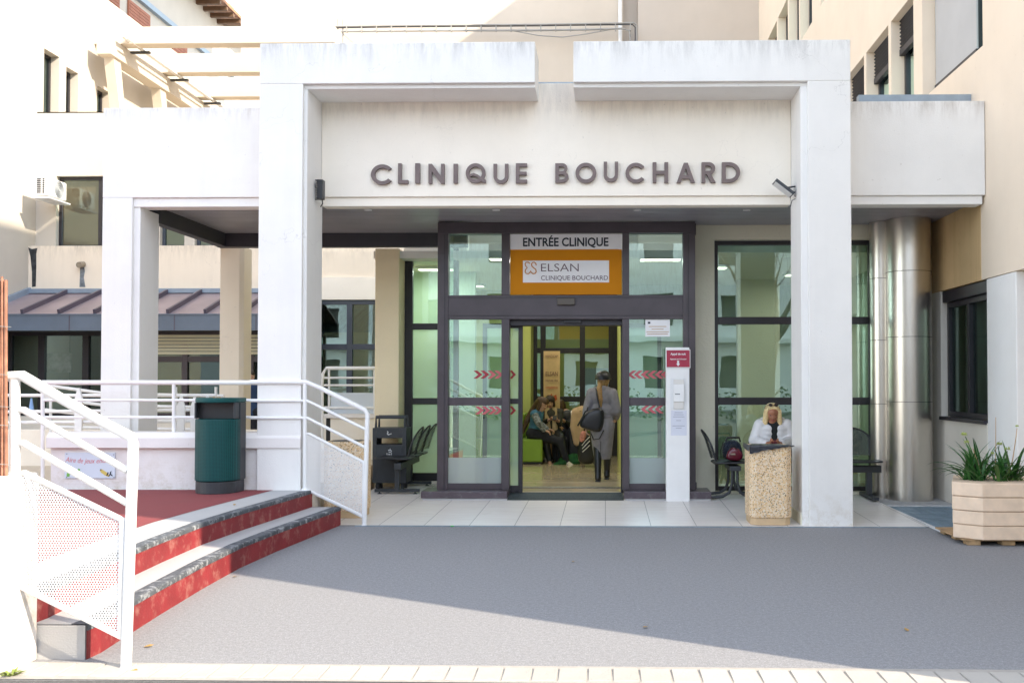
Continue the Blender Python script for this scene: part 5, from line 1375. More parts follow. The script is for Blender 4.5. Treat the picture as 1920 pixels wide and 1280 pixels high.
for i in range(3):
    for j in range(3): MB().box(x0+.10+i*(S_-.3)/2, x0+.22+i*(S_-.3)/2, pf+.08+j*(S_-.3)/2, pf+.2+j*(S_-.3)/2, .001, .042).build('block', M['wood'], pal, bevel=.004)
MB().box(x0+.06, x0+S_-.05, pf+.07, pf+S_-.07, .042, .054).build('deck_board', M['wood'], pal)
ag = thing('agapanthus', (x0+S_/2, pf+S_/2, pz), 'agapanthus with dark strap leaves and fading flower heads in the planter', 'plant')
M['strap'] = mat('strap_leaf', (.028,.115,.022), .38, .35, 12); M['strap2'] = mat('lighter_strap_leaf', (.06,.15,.03), .4, .3, 12); M['stalk'] = mat('dry_stalk', (.48,.30,.16), .7, .2, 9); M['umbel'] = mat('green_yellow_umbel', (.42,.48,.14), .6, .2, 9)
random.seed(21)
lv = MB()
def strap(p, az, L, lean, w, mi):
    d = Vector((cos(az), sin(az), 0)); s = Vector((-d.y, d.x, 0)); n = 9; A = []; B = []; C_ = []
    q = Vector(p); ang = R(88)-lean*.35
    for i in range(n+1):
        u = i/n; ww = w*(1-u**2.6)*(.75+.5*min(1,u*3))*.8+.001
        A.append(q - s*ww); C_.append(q - Vector((0,0,ww*.5))); B.append(q + s*ww)
        ang -= lean/n*(.5+1.2*u); q = q + (d*cos(ang)+Vector((0,0,1))*sin(ang))*L/n
    vs = A + C_ + B; m = n+1
    lv.add(vs, [(i,i+1,m+i+1,m+i) for i in range(n)]+[(m+i,m+i+1,2*m+i+1,2*m+i) for i in range(n)], mi, True)
cx_, cy_ = x0+.33, pf+.36
for k in range(120):
    g = random.choice(((cx_-.05,cy_-.05),(cx_+.16,cy_-.1),(cx_+.02,cy_+.1),(cx_+.30,cy_-.02),(cx_-.12,cy_+.02)))
    strap((g[0]+random.uniform(-.05,.05), g[1]+random.uniform(-.05,.05), pz-.03), random.uniform(0,2*pi), random.uniform(.26,.48), random.uniform(.4,1.7), random.uniform(.011,.019), 0 if random.random() < .75 else 1)
lv.build('leaves', [M['strap'], M['strap2']], ag)
def stalk(pts, r, heads, m='strap2'):
    P_ = [at(a, b_, Y=pf+.36) for a, b_ in pts]
    s = MB(); s.tube(P_, [r*(1-.4*i/(len(P_)-1)) for i in range(len(P_))], 6); so_ = s.build('flower_stalk', M[m], ag)
    for hx, hy, hr in heads:
        c0 = at(hx, hy, Y=pf+.36); h = MB()
        for k in range(42):
            a = random.uniform(0,2*pi); e = random.uniform(-.15,1.0); d = Vector((cos(a)*cos(e), sin(a)*cos(e), sin(e)))
            tip = c0+d*hr*random.uniform(.7,1.1); h.tube([c0, c0.lerp(tip,.6), tip], [.0012,.0016,.0034], 4)
        h.build('flower_head', M['umbel'], so_)
stalk([(1845,905),(1835,880),(1822,845),(1810,818)], .007, [(1808,815,.032),(1812,829,.026)])
stalk([(1868,905),(1872,870),(1873,835)], .005, [(1874,833,.028)])
stalk([(1880,905),(1885,870),(1889,845)], .005, [(1889,842,.028)])
stalk([(1863,905),(1862,870),(1861,850)], .005, [(1861,850,.018)])
stalk([(1843,905),(1836,875),(1824,840)], .006, [], 'stalk'); stalk([(1865,900),(1867,850),(1867,782)], .005, [], 'stalk')
stalk([(1890,895),(1899,860),(1905,820),(1907,802)], .006, [(1907,799,.016)], 'stalk')
sv = MB(); random.seed(31)
for k in range(60):
    px, py = random.uniform(1895,1935), random.uniform(868,904); p = at(px, py, Y=pf+.2+random.uniform(0,.3)); a = random.uniform(0,6.28); s = random.uniform(.010,.022)
    u = Vector((cos(a), sin(a)*.6, .3*sin(a)))*s; w_ = Vector((-sin(a)*.6, .4, .9*cos(a)+.3)).normalized()*s
    sv.add([p-u, p+w_*.8, p+u, p-w_*.8], [(0,1,2,3)])
for k in range(8): sv.tube([at(1890+k*3,905,Y=pf+.3), at(1900+k*4,885-k*2,Y=pf+.3)], .002, 4)
sv.build('creeping_plant', M['strap2'], label='small leafy creeper at the right rim of the planter', cat='plant')

# ================================================================== SMALL THINGS ON THE GROUND
M['dryleaf2'] = mat('ochre_leaf', (.40,.24,.06), .7, .2, 30)
random.seed(14)
for i, (px, py) in enumerate(((278,1211),(441,1080),(1210,1175),(250,1256),(440,946),(1700,1180),(1075,1052))):
    Z_ = ZS2+.012 if py == 946 else .006
    p = at(px, py, Z=Z_); a = random.uniform(0,6.28); s = .018; b = MB()
    u = Vector((cos(a),sin(a),0)); v = Vector((-sin(a),cos(a),0))
    b.add([p-u*s*1.5, p-u*s*.4-v*s*.7+Vector((0,0,.004)), p+u*s*.7-v*s*.55+Vector((0,0,.003)), p+u*s*1.8+Vector((0,0,.006)), p+u*s*.5+v*s*.7+Vector((0,0,.008)), p-u*s*.6+v*s*.6+Vector((0,0,.003))], [(0,1,2,3,4,5)])
    b.build('fallen_leaf', M['dryleaf2'], label='small ochre fallen leaf lying flat on the ground near the entrance steps', cat='leaf', group='fallen leaves on the ground')
p = at(343,913,Z=ZS2+.02); pb = MB(); random.seed(6); n = 9; vs = []
for i in range(n):
    for j in range(n): vs.append((p.x-.07+.14*i/(n-1)+random.uniform(-.006,.006), p.y-.05+.08*j/(n-1), p.z-.01+random.uniform(0,.045)*(1-abs(i-4)/5)))
pb.add(vs, [(i*n+j, i*n+j+1, (i+1)*n+j+1, (i+1)*n+j) for i in range(n-1) for j in range(n-1)], 0)
pb.build('crumpled_paper', M['sign_white'], label='crumpled white paper on the red deck against the low wall', cat='paper')
wd = MB(); random.seed(9); p = at(20,1268,Z=.0)
for k in range(26):
    a = random.uniform(0,6.28); L = random.uniform(.04,.09); w_ = .008
    d = Vector((cos(a),sin(a),0)); s = Vector((-d.y,d.x,0)); e = p+d*L+Vector((0,0,random.uniform(.01,.035))); m_ = p+d*L*.5+Vector((0,0,random.uniform(.015,.03)))
    wd.add([p, m_-s*w_, e, m_+s*w_], [(0,1,2,3)])
wd.build('weed', mat('weed_leaf', (.20,.26,.05), .6, .3, 30), label='small green weed growing from the kerb at the lower left corner', cat='weed')
p = at(848,986,Z=.008); MB().lathe((p.x,p.y,.008),[(.018,0),(.018,.006)],10).build('bottle_cap', mat('bright_green_plastic',(.02,.45,.06),.4), label='tiny bright green bottle cap on the steel edging strip', cat='bottle cap')
for px, py in ((1628,928),(1642,928)):
    p = at(px,py,Z=.05); MB().obox((p.x,p.y,.045),(1,.3,0),(-.3,1,0),(0,0,1),.035,.008,.007).build('cigarette_butt', mat('stub_orange',(.62,.2,.1),.7) if px == 1628 else bpy.data.materials['stub_orange'], label='orange cigarette butt lying before the steel ducts', cat='cigarette butt', group='cigarette butts by the ducts')
# ramp mat before the doors
mx0, mx1 = at(951,925,Y=12.3).x, at(1169,925,Y=12.3).x
b = MB(); b.add([(mx0,12.27,.041),(mx1,12.27,.041),(mx1,12.72,.092),(mx0,12.72,.092),(mx0,12.27,.03),(mx1,12.27,.03),(mx1,12.72,.03),(mx0,12.72,.03)],[(0,1,2,3),(4,7,6,5),(0,4,5,1),(1,5,6,2),(3,2,6,7),(0,3,7,4)])
b.build('door_mat', mat('dark_green_grey_mat', (.045,.062,.066), .9, .25, 30, 1.0, 120, dirt=(.16,.18,.18), dirtamt=.5), label='dark green grey ramp mat in the open doorway', cat='mat')
MB().box(mx0, mx1, 13.25, 13.45, .0855, .089).build('threshold_grille', mat('silver_grille', (.25,.24,.22), .4, .5, 25, metal=.5), label='narrow silver grille strip set in the lobby floor', cat='grille')
# ================================================================== PEOPLE
M['skin'] = mat('fair_skin', (.55,.33,.24), .5, .06, 20); M['skin_tan'] = mat('tanned_skin', (.40,.17,.095), .5, .08, 20)
M['lips'] = mat('lips', (.36,.10,.09), .5); M['eye'] = mat('eye_dark', (.03,.02,.02), .3)
M['hair_brown'] = mat('brown_hair', (.075,.040,.022), .45, .4, 60); M['hair_dark'] = mat('dark_brown_hair', (.035,.022,.018), .45, .4, 60)
M['hair_blond'] = mat('dark_blonde_hair', (.36,.21,.08), .45, .35, 60); M['hair_plat'] = mat('pale_blonde_hair', (.82,.62,.32), .42, .25, 60)
V = Vector
class Fig:
    """frame of a figure: right, forward, up from a heading; joints are given in metres from a base point"""
    def __init__(s, base, heading):
        s.b = V(base); s.f = V((cos(heading), sin(heading), 0)); s.r = V((s.f.y, -s.f.x, 0)); s.u = V((0,0,1))
    k = (1, 1, 1)
    def __call__(s, r, f, u): return s.b + s.r*r*s.k[0] + s.f*f*s.k[1] + s.u*u*s.k[2]
def head_parts(c, r, f, u):
    """c = centre of the head; returns rounded cones of skull, face, ears and nose"""
    q = lambda a, b_, d: c + r*a + f*b_ + u*d
    P = [(q(0,-.018,.028), q(0,.012,.030), .086, .080, .90, r), (q(0,.020,-.01), q(0,.045,-.082), .066, .034, .95, r),
         (q(0,.080,.012), q(0,.100,-.022), .009, .014), (q(-.018,.078,-.055), q(.018,.078,-.055), .012, .012),
         (q(0,.066,.052), q(0,.070,.045), .03, .03)]
    for s in (-1, 1):
        P += [(q(.076*s,-.004,.018), q(.074*s,.0,-.022), .015, .010, .5, f), (q(.032*s,.066,-.018), q(.036*s,.058,-.03), .024, .02)]
    return P
def face_pick(c, r, f, u):
    def pick(p):
        d = p - c; a, b_, h = d.dot(r), d.dot(f), d.dot(u)
        if b_ > .05:
            if abs(abs(a)-.032) < .010 and abs(h-.006) < .005: return 2
            if abs(a) < .022 and abs(h+.054) < .008: return 1
        return 0
    return pick
def hand(wrist, d, palm, side, curl=.4, k=1.0):
    """d: along the hand, palm: direction the palm faces, side: thumb side. palm + four fingers + thumb"""
    d = V(d).normalized(); side = V(side); side = (side - d*side.dot(d)).normalized(); n = d.cross(side)
    if n.dot(V(palm)) < 0: n = -n
    P = [(wrist - d*.01, wrist + d*.02, .024*k, .026*k, .8, side), (wrist + d*.03*k, wrist + d*.072*k, .034*k, .038*k, .42, side)]
    for i, L in enumerate((.070,.078,.072,.056)):
        b_ = wrist + d*.085*k + side*(.029-.0195*i)*k; dd = d.copy(); p = b_
        for j, fr in enumerate((.42,.33,.25)):
            a = curl*(.5+.55*j) + .06*i
            dd = (d*cos(a) + n*sin(a)).normalized(); q = p + dd*L*fr*k
            P.append((p, q, (.0098-.0009*j)*k, (.0092-.0011*j)*k)); p = q
    t0 = wrist + d*.028*k + side*.028*k; t1 = t0 + (d*.55+side*.65+n*.35).normalized()*.038*k; t2 = t1 + (d*.9+side*.15+n*.45).normalized()*.032*k
    P += [(t0, t1, .013*k, .011*k), (t1, t2, .0105*k, .0085*k)]
    return P
def limb(*pr): return [(pr[i][0], pr[i+1][0], pr[i][1], pr[i+1][1]) for i in range(len(pr)-1)]
def eyes_etc(): pass

# ---------------------------------------------------------------- woman in the grey coat walking in
bx = at(1129, 905, Y=14.2).x
F_ = Fig((bx, 14.2, LF), R(86)); F_.k = (.90, .95, .955); j = F_
t = thing('person', (bx, 14.2, LF), 'woman in long grey coat and black cap walking in through the open door', 'person')
hr, hf, hu = V((cos(R(-18)), sin(R(-18)), 0)), None, V((0,0,1))
hd = R(62); hf = V((cos(hd), sin(hd), 0)); hr = V((hf.y, -hf.x, 0))
hc = j(.02,.03,1.495)
body = [(j(-.085,0,.88), j(.085,0,.88), .105, .105, .85, j.f), (j(0,0,.90), j(0,0,1.08), .125, .105, .72, j.r), (j(0,0,1.10), j(0,.0,1.27), .112, .135, .68, j.r),
        (j(-.13,0,1.305), j(.13,0,1.305), .055, .055), (j(0,0,1.31), j(.01,.015,1.42), .058, .048)]
body += head_parts(hc, hr, hf, hu)
wl_, wr_ = j(-.245,-.06,.80), j(.25,.14,.92)
body += limb((j(-.165,0,1.30),.052), (j(-.235,-.03,1.04),.042), (j(-.245,-.02,.82),.030)) + hand(j(-.245,-.02,.82), (-.05,.1,-1), -j.r*-1, j.f, .9)
body += limb((j(.165,0,1.30),.052), (j(.225,-.02,1.04),.042), (j(.20,.17,.93),.030)) + hand(j(.20,.17,.93), j.f*.9+V((0,0,-.3)), -j.r, V((0,0,1)), .6)
body += limb((j(-.085,0,.86),.085), (j(-.07,.0,.47),.055), (j(-.06,-.08,.10),.038)) + limb((j(.085,0,.86),.085), (j(.07,.25,.49),.055), (j(.055,.30,.11),.038))
body += [(j(-.06,-.10,.045), j(-.055,.06,.03), .036, .028), (j(.055,.28,.05), j(.055,.43,.03), .036, .028)]
o = blob('body', body, [M['skin'], M['lips'], M['eye']], t, .0095, 4, face_pick(hc, hr, hf, hu))
M['coat_grey'] = mat('grey_wool_coat', (.23,.22,.24), .9, .12, 14, .5, 160); M['boot'] = mat('black_leather', (.012,.012,.014), .32, .2, 10)
co = [(j(-.05,-.0,1.26), j(.05,-.0,1.26), .15, .15, .72, j.r), (j(-.03,0,1.05), j(.03,0,1.05), .15, .15, .74, j.r), (j(0,0,.84), j(0,0,.86), .188, .185, .74, j.r), (j(.0,.08,.40), j(0,0,.80), .135, .180, .95, j.r),
      (j(-.05,-.01,1.33), j(.05,-.01,1.33), .082, .082, .8, j.r), (j(0,-.03,1.37), j(0,.02,1.375), .072, .068, .9, j.r)]
co += limb((j(-.165,-.01,1.305),.078), (j(-.24,-.03,1.05),.066), (j(-.25,-.02,.845),.052)) + limb((j(.165,-.01,1.305),.078), (j(.235,-.03,1.05),.066), (j(.215,.15,.95),.052))
def cut(o, z):
    bm = bmesh.new(); bm.from_mesh(o.data); bmesh.ops.bisect_plane(bm, geom=bm.verts[:]+bm.edges[:]+bm.faces[:], plane_co=(0,0,z), plane_no=(0,0,-1), clear_outer=True)
    bm.to_mesh(o.data); bm.free()
c_ = blob('coat', co, M['coat_grey'], t, .012, 5); cut(c_, LF+.31)
MB().tube([j(.158*cos(a), .118*sin(a), .945+.004*sin(3*a)) for a in [2*pi*i/28 for i in range(28)]], .016, 8, closed=True, flat=1.4).build('belt', mat('darker_grey_belt', (.19,.18,.20), .9), t)
MB().tube([j(-.015,-.14,.35), j(-.012,-.148,.52), j(-.01,-.15,.60)], .004, 6).build('vent_seam', M['charcoal'], c_)
for s, (k0, k1, k2, k3) in ((-1, (j(-.072,.0,.50), j(-.06,-.08,.11), j(-.06,-.105,.05), j(-.055,.07,.036))), (1, (j(.070,.24,.50), j(.055,.30,.13), j(.055,.27,.055), j(.055,.44,.036)))):
    bt = blob('boot', [(k0, k1, .064, .046), (k1, k2, .046, .044), (k2, k3, .044, .036), (k2-V((0,0,.012)), k2-V((0,0,.022)), .034, .03)], M['boot'], t, .011, 4); cut(bt, LF+.002)
    MB().prism([(p.x, p.y) for p in [k2+j.r*.035-j.f*.045, k2-j.r*.035-j.f*.045, k3-j.r*.03+j.f*.03, k3+j.r*.03+j.f*.03]], LF+.001, LF+.022, 'z').build('sole', M['black_metal'], bt, bevel=.006)
q = lambda a, b_, d: hc + hr*a + hf*b_ + hu*d
blob('hair', [(q(0,-.02,.01), q(0,-.045,-.03), .090, .070, .9, hr), (q(-.06,.0,.0), q(-.055,-.01,-.07), .035, .02), (q(.06,.0,.0), q(.055,-.01,-.07), .035, .02), (q(0,-.10,-.03), q(.0,-.125,-.13), .030, .042), (q(0,-.125,-.13), q(.02,-.13,-.27), .042, .034), (q(.02,-.13,-.27), q(.03,-.125,-.38), .034, .010)], M['hair_blond'], t, .010, 3)
cp = blob('cap', [(q(0,-.04,.045), q(0,.02,.058), .102, .094, .92, hr), (q(0,-.05,.02), q(0,-.03,.03), .10, .10, .9, hr)], M['black_metal'], t, .010, 4); cut_z = hc.z+.012
bm = bmesh.new(); bm.from_mesh(cp.data); bmesh.ops.bisect_plane(bm, geom=bm.verts[:]+bm.edges[:]+bm.faces[:], plane_co=(0,0,cut_z), plane_no=(0,0,-1), clear_outer=True); bm.to_mesh(cp.data); bm.free()
b = MB(); pts = [q(.075*cos(a), .075+.085*sin(a), .040-.02*sin(a)) for a in [pi*i/12 for i in range(13)]]
b.add(pts + [p-V((0,0,.008)) for p in pts], [tuple(range(13)), tuple(range(13,26))[::-1]] + [(i,i+1,14+i,13+i) for i in range(12)]); b.build('brim', M['black_metal'], cp)
# her bag
bg = thing('handbag', at(1108,790,Y=14.05), 'big black leather shoulder bag hanging from the grey coated woman', 'bag')
p = [at(a, b_, Y=14.02) for a, b_ in ((1083,797),(1098,768),(1128,761),(1135,774),(1131,806),(1122,812),(1090,803))]
def pouch(pts, Y0, Y1, bulge, name, m, parent, **kw):
    c0 = sum(pts, V())/len(pts); n = len(pts); b = MB(); rings = []
    for s, Yv in ((.80, Y0), (.97, Y0+(Y1-Y0)*.25), (1.0, (Y0+Y1)/2), (.97, Y0+(Y1-Y0)*.75), (.80, Y1)): rings.append([V((c0.x+(p.x-c0.x)*s, Yv, c0.z+(p.z-c0.z)*s)) for p in pts])
    b.add([p for r_ in rings for p in r_], [(i*n+k, i*n+(k+1)%n, (i+1)*n+(k+1)%n, (i+1)*n+k) for i in range(4) for k in range(n)] + [tuple(range(n))[::-1], tuple(4*n+k for k in range(n))], 0, True)
    o = b.build(name, m, parent, **kw); s = o.modifiers.new('s', 'SUBSURF'); s.levels = 2; s.render_levels = 2; return o
pouch(p, 13.98, 14.12, .1, 'bag_body', M['boot'], bg)
MB().tube([at(1124,764,Y=14.04), at(1120,745,Y=14.06), at(1118,731,Y=14.10), at(1117,726,Y=14.2), at(1112,735,Y=14.27), at(1100,770,Y=14.10)], .011, 8).build('strap', M['boot'], bg)
MB().tube([at(1132,806,Y=14.02), at(1124,822,Y=14.03), at(1113,824,Y=14.03), at(1108,812,Y=14.03)], .008, 8).build('strap', M['boot'], bg)
MB().tube([at(1083,798,Y=14.0), at(1090,786,Y=14.0), at(1098,770,Y=14.0)], .012, 8).build('strap', M['boot'], bg)

# ---------------------------------------------------------------- sofa
M['lime_vinyl'] = mat('lime_green_vinyl', (.22,.36,.03), .42, .08, 3)
sf = thing('sofa', (-1.6, 17.3, LF), 'lime green vinyl lobby sofa on thin chrome legs', 'sofa')
sxr = at(1017,845,Y=17.05).x; sz0, sz1 = at(1000,866,Y=17.05).z, at(1000,823,Y=17.05).z
MB().box(-2.7, sxr, 17.05, 18.3, sz0, sz1).build('seat', M['lime_vinyl'], sf, bevel=.025, seg=3)
MB().box(-2.7, at(983,800,Y=17.35).x, 17.35, 18.3, sz1+.002, sz1+.42).build('backrest', M['lime_vinyl'], sf, bevel=.03, seg=3)
MB().box(-2.68, sxr-.02, 17.07, 18.28, sz0-.03, sz0-.002).build('base', M['black_metal'], sf)
for x in (sxr-.05, -1.95, -2.6): MB().tube([(x,17.10,sz0-.02),(x,17.10,LF)], .012, 8).build('leg', M['inox'], sf)
SFZ = sz1

def seated(base, heading, label, skin, hcv, hh, arms, knees, feet, lean=.0, torso=.50, t_loc=None, kshoe=True, vox=.0095):
    """hips at base (on the seat); returns root, frame, body parts for clothes"""
    j = Fig(base, heading); t = thing('person', t_loc or base, label, 'person')
    sh = lambda s: j(.165*s, lean*torso, torso-.06)
    nk = j(0, lean*torso, torso-.02)
    body = [(j(-.09,0,.09), j(.09,0,.09), .105, .105, .9, j.f), (j(0,0,.12), j(0,lean*.25,.26), .120, .108, .74, j.r), (j(0,lean*.25,.27), j(0,lean*torso,torso-.12), .110, .130, .68, j.r),
            (sh(-1), sh(1), .052, .052), (nk, hcv-V((0,0,.085)), .055, .047)]
    hf = V((cos(hh[0]), sin(hh[0]), -math.tan(hh[1]))).normalized(); hr = V((hf.y, -hf.x, 0)).normalized(); hu = hr.cross(hf).normalized()
    body += head_parts(hcv, hr, hf, hu)
    for s, (el, wr, hdir, palm, side) in zip((-1, 1), arms):
        body += limb((sh(s), .050), (el, .041), (wr, .029)) + hand(wr, hdir, palm, side, .75)
    for s, k, ft in zip((-1, 1), knees, feet):
        body += limb((j(.09*s,0,.09), .088), (k, .058), (ft, .038))
        body += [(ft-V((0,0,.04)), ft-V((0,0,.05))+ (j.f*.13 if heading is not None else V()), .034, .028)]
    o = blob('body', body, [skin, M['lips'], M['eye']], t, vox, 4, face_pick(hcv, hr, hf, hu))
    return t, j, sh, (hcv, hr, hf, hu)

# ---------------------------------------------------------------- girl in the denim jacket, facing right
gY = 17.25
gb_ = at(1001, 828, Y=gY); gb_.z = SFZ
hc = at(1017, 757, Y=gY-.05)
elb, elf = at(1010,793,Y=gY-.30), at(1008,790,Y=gY+.15)
wrn, wrf = at(1020,806,Y=gY-.25), at(1026,804,Y=gY+.02)
k1, k2 = at(1050,827,Y=gY-.16), at(1049,829,Y=gY+.10)
f1, f2 = at(1062,868,Y=gY-.20), at(1048,868,Y=gY+.12)
H0 = R(-14)
t, j, sh, (c, r, f, u) = seated(gb_, H0, 'girl with long brown hair and blue denim jacket sitting on the lime sofa', M['skin'], hc, (R(-22), R(28)),
   [(elf, wrf, V((1,-.1,-.2)), V((0,0,-1)), V((0,1,0))), (elb, wrn, V((1,.1,-.35)), V((0,0,-1)), V((0,1,.2)))], (k2, k1), (f2, f1), lean=.12, torso=.49)
M['denim'] = mat('blue_denim', (.055,.17,.30), .85, .45, 9, .5, 120); M['knit'] = mat('patterned_grey_knit', (.20,.22,.24), .9, .85, 26, .5, 90); M['navy'] = mat('dark_navy_trousers', (.012,.014,.024), .8, .2, 6); M['shoe'] = mat('white_sneaker', (.70,.67,.58), .5, .05)
blob('jacket', [(j(0,-.01,.06), j(0,.03,.24), .142, .135, .80, j.r), (j(0,.03,.25), j(0,.055,.37), .138, .150, .74, j.r), (sh(-1), sh(1), .072, .072), (j(0,.05,.44), j(0,.06,.47), .075, .066)], M['denim'], t, .011, 5)
blob('sleeve', limb((sh(1),.066), (elb,.058), (wrn,.042)), M['knit'], t, .010, 4); blob('sleeve', limb((sh(-1),.066), (elf,.058), (wrf,.042)), M['knit'], t, .010, 4)
blob('trousers', [(j(-.09,0,.09), j(.09,0,.09), .115, .115, .92, j.f)] + limb((j(.09,0,.09),.100), (k1,.074), (f1+V((0,0,.04)),.052)) + limb((j(-.09,0,.09),.100), (k2,.074), (f2+V((0,0,.04)),.052)), M['navy'], t, .012, 5)
for ft in (f1, f2):
    s = blob('sneaker', [(ft-V((0,0,.03)), ft+V((.0,0,-.042))+j.f*.02, .046, .044), (ft-V((0,0,.05)), ft+j.f*.15-V((0,0,.055)), .042, .036, .95, j.r), (ft+j.f*.08-V((0,0,.03)), ft+j.f*.03, .038, .04)], M['shoe'], t, .010, 4)
    zs_ = ft.z-.092; pts = [ft-j.f*.05+j.r*.04, ft-j.f*.05-j.r*.04, ft+j.f*.10-j.r*.046, ft+j.f*.185-j.r*.03, ft+j.f*.185+j.r*.03, ft+j.f*.10+j.r*.046]
    MB().prism([(p.x,p.y) for p in pts], zs_-.02, zs_+.012, 'z').build('sole', mat('cream_sole', (.62,.58,.42), .6) if ft is f1 else bpy.data.materials['cream_sole'], s, bevel=.008)
    MB().tube([ft+j.f*.03+j.r*.044+V((0,0,-.02)), ft+j.f*.07+j.r*.046+V((0,0,-.055)), ft+j.f*.12+j.r*.04+V((0,0,-.05))], .009, 6).build('side_stripe', M['black_metal'], s)
q = lambda a, b_, d: c + r*a + f*b_ + u*d
blob('hair', [(q(0,-.035,.035), q(0,.02,.055), .094, .080, .92, r), (q(.062,-.01,.0), q(.066,.0,-.12), .036, .032), (q(-.062,-.01,.0), q(-.066,.01,-.12), .036, .032), (q(0,-.07,-.02), q(0,-.10,-.16), .075, .06), (q(0,-.10,-.16), at(987,790,Y=gY-.02), .065, .055), (at(987,790,Y=gY-.02), at(980,812,Y=gY-.02), .05, .022), (q(.066,.0,-.12), q(.075,.0,-.24), .034, .02)], M['hair_brown'], t, .010, 3)

# ---------------------------------------------------------------- woman with the scarf beside her
sY = 17.72
sb0 = at(1032, 825, Y=sY); sb0.z = SFZ
hc = at(1031, 754, Y=sY-.03)
eL, eR = at(1018,795,Y=sY-.1), at(1050,792,Y=sY-.05)
wL, wR = at(1032,786,Y=sY-.28), at(1046,787,Y=sY-.22)
t, j, sh, (c, r, f, u) = seated(sb0, R(-82), 'woman with brown fringe and beige scarf sitting behind the denim girl', M['skin'], hc, (R(-84), R(18)),
   [(eL if False else at(1048,795,Y=sY-.08), at(1047,789,Y=sY-.2), V((-.8,-.5,.2)), V((0,0,1)), V((0,-1,.4))), (at(1014,795,Y=sY-.06), at(1030,787,Y=sY-.26), V((.9,-.2,.25)), V((0,0,1)), V((0,-1,.4)))],
   (at(1052,822,Y=sY-.42), at(1022,824,Y=sY-.42)), (at(1056,862,Y=sY-.42), at(1030,862,Y=sY-.42)), lean=.05, torso=.50)
M['scarf'] = mat('beige_scarf', (.50,.38,.22), .9, .2, 12, .6, 90); M['drab'] = mat('dark_olive_jacket', (.055,.055,.045), .85, .3, 8)
blob('jacket', [(j(0,-.01,.08), j(0,.02,.26), .142, .136, .80, j.r), (j(0,.02,.26), j(0,.03,.38), .138, .152, .74, j.r), (sh(-1), sh(1), .072, .072)] + limb((sh(-1),.066), (at(1048,795,Y=sY-.08),.056), (at(1047,790,Y=sY-.17),.042)) + limb((sh(1),.066), (at(1014,795,Y=sY-.06),.056), (at(1026,788,Y=sY-.22),.042)), M['drab'], t, .011, 5)
blob('trousers', [(j(-.09,0,.09), j(.09,0,.09), .115, .115, .92, j.f)] + limb((j(-.09,0,.09),.100), (at(1052,822,Y=sY-.42),.074), (at(1056,862,Y=sY-.42),.052)) + limb((j(.09,0,.09),.100), (at(1022,824,Y=sY-.42),.074), (at(1030,862,Y=sY-.42),.052)), M['black_metal'], t, .012, 5)
blob('scarf', [(j(-.075,.06,.47), j(.075,.06,.47), .05, .05), (j(-.07,.09,.46), j(-.065,.17,.10), .045, .055, .5, j.r), (j(.07,.09,.46), j(.060,.17,.14), .045, .055, .5, j.r), (j(-.065,.17,.10), j(-.05,.28,-.02), .055, .05, .6, j.r)], M['scarf'], t, .011, 4)
q = lambda a, b_, d: c + r*a + f*b_ + u*d
blob('hair', [(q(0,-.03,.04), q(0,.018,.055), .094, .082, .92, r), (q(-.05,.06,.06), q(.05,.06,.06), .030, .030), (q(-.065,.06,.045), q(-.075,.02,-.06), .022, .026), (q(.065,.06,.045), q(.075,.02,-.06), .022, .026), (q(0,-.06,-.02), q(0,-.07,-.10), .08, .06)], M['hair_dark'], t, .010, 3)
ph = MB(); p0 = at(1040,783,Y=sY-.36); ph.obox(p0, (1,.1,.15), (0,1,.6), (0,-.6,1), .036, .07, .005); ph.build('phone', M['black_metal'], label='black phone held by the woman with the beige scarf', cat='phone', bevel=.004)

# ---------------------------------------------------------------- third woman, mostly hidden
tY = 18.2
tb0 = at(1062, 826, Y=tY); tb0.z = .50
hc = at(1048, 761, Y=tY)
t, j, sh, (c, r, f, u) = seated(tb0, R(-100), 'person with brown hair and white bracelet half hidden behind the scarfed woman', M['skin'], hc, (R(-150), R(10)),
   [(at(1068,797,Y=tY-.1), at(1056,788,Y=tY-.3), V((-.7,-.5,-.1)), V((0,0,1)), V((0,-1,.4))), (at(1044,798,Y=tY), at(1050,800,Y=tY-.2), V((.2,-.9,-.1)), V((0,0,-1)), V((1,0,0)))],
   (at(1072,830,Y=tY-.42), at(1052,830,Y=tY-.42)), (at(1074,864,Y=tY-.4), at(1056,864,Y=tY-.4)), lean=-.02, torso=.47, vox=.012)
blob('jacket', [(j(0,-.01,.06), j(0,.0,.24), .142, .136, .80, j.r), (j(0,.0,.24), j(0,.0,.34), .138, .150, .74, j.r), (sh(-1), sh(1), .072, .072)] + limb((sh(-1),.066), (at(1068,797,Y=tY-.1),.056), (at(1060,790,Y=tY-.24),.044)) + limb((sh(1),.066), (at(1044,798,Y=tY),.056), (at(1050,800,Y=tY-.14),.042)), M['black_metal'], t, .012, 4)
blob('trousers', [(j(-.09,0,.09), j(.09,0,.09), .115, .115, .92, j.f)] + limb((j(-.09,0,.09),.100), (at(1072,830,Y=tY-.42),.074), (at(1074,862,Y=tY-.4),.055)) + limb((j(.09,0,.09),.100), (at(1052,830,Y=tY-.42),.074), (at(1056,862,Y=tY-.4),.055)), M['navy'], t, .013, 4)
q = lambda a, b_, d: c + r*a + f*b_ + u*d
blob('hair', [(q(0,-.03,.04), q(0,.02,.055), .094, .080, .92, r), (q(.06,-.02,0), q(.07,.0,-.18), .04, .03), (q(-.06,-.02,0), q(-.07,.0,-.18), .04, .03), (q(0,-.06,0), q(0,-.07,-.18), .08, .06)], M['hair_brown'], t, .011, 3)
MB().tube([at(1053.5+2*cos(a),789+2.5*sin(a),Y=tY-.31) for a in [2*pi*i/12 for i in range(12)]], .007, 6, closed=True).build('bracelet', M['sign_white'], t)
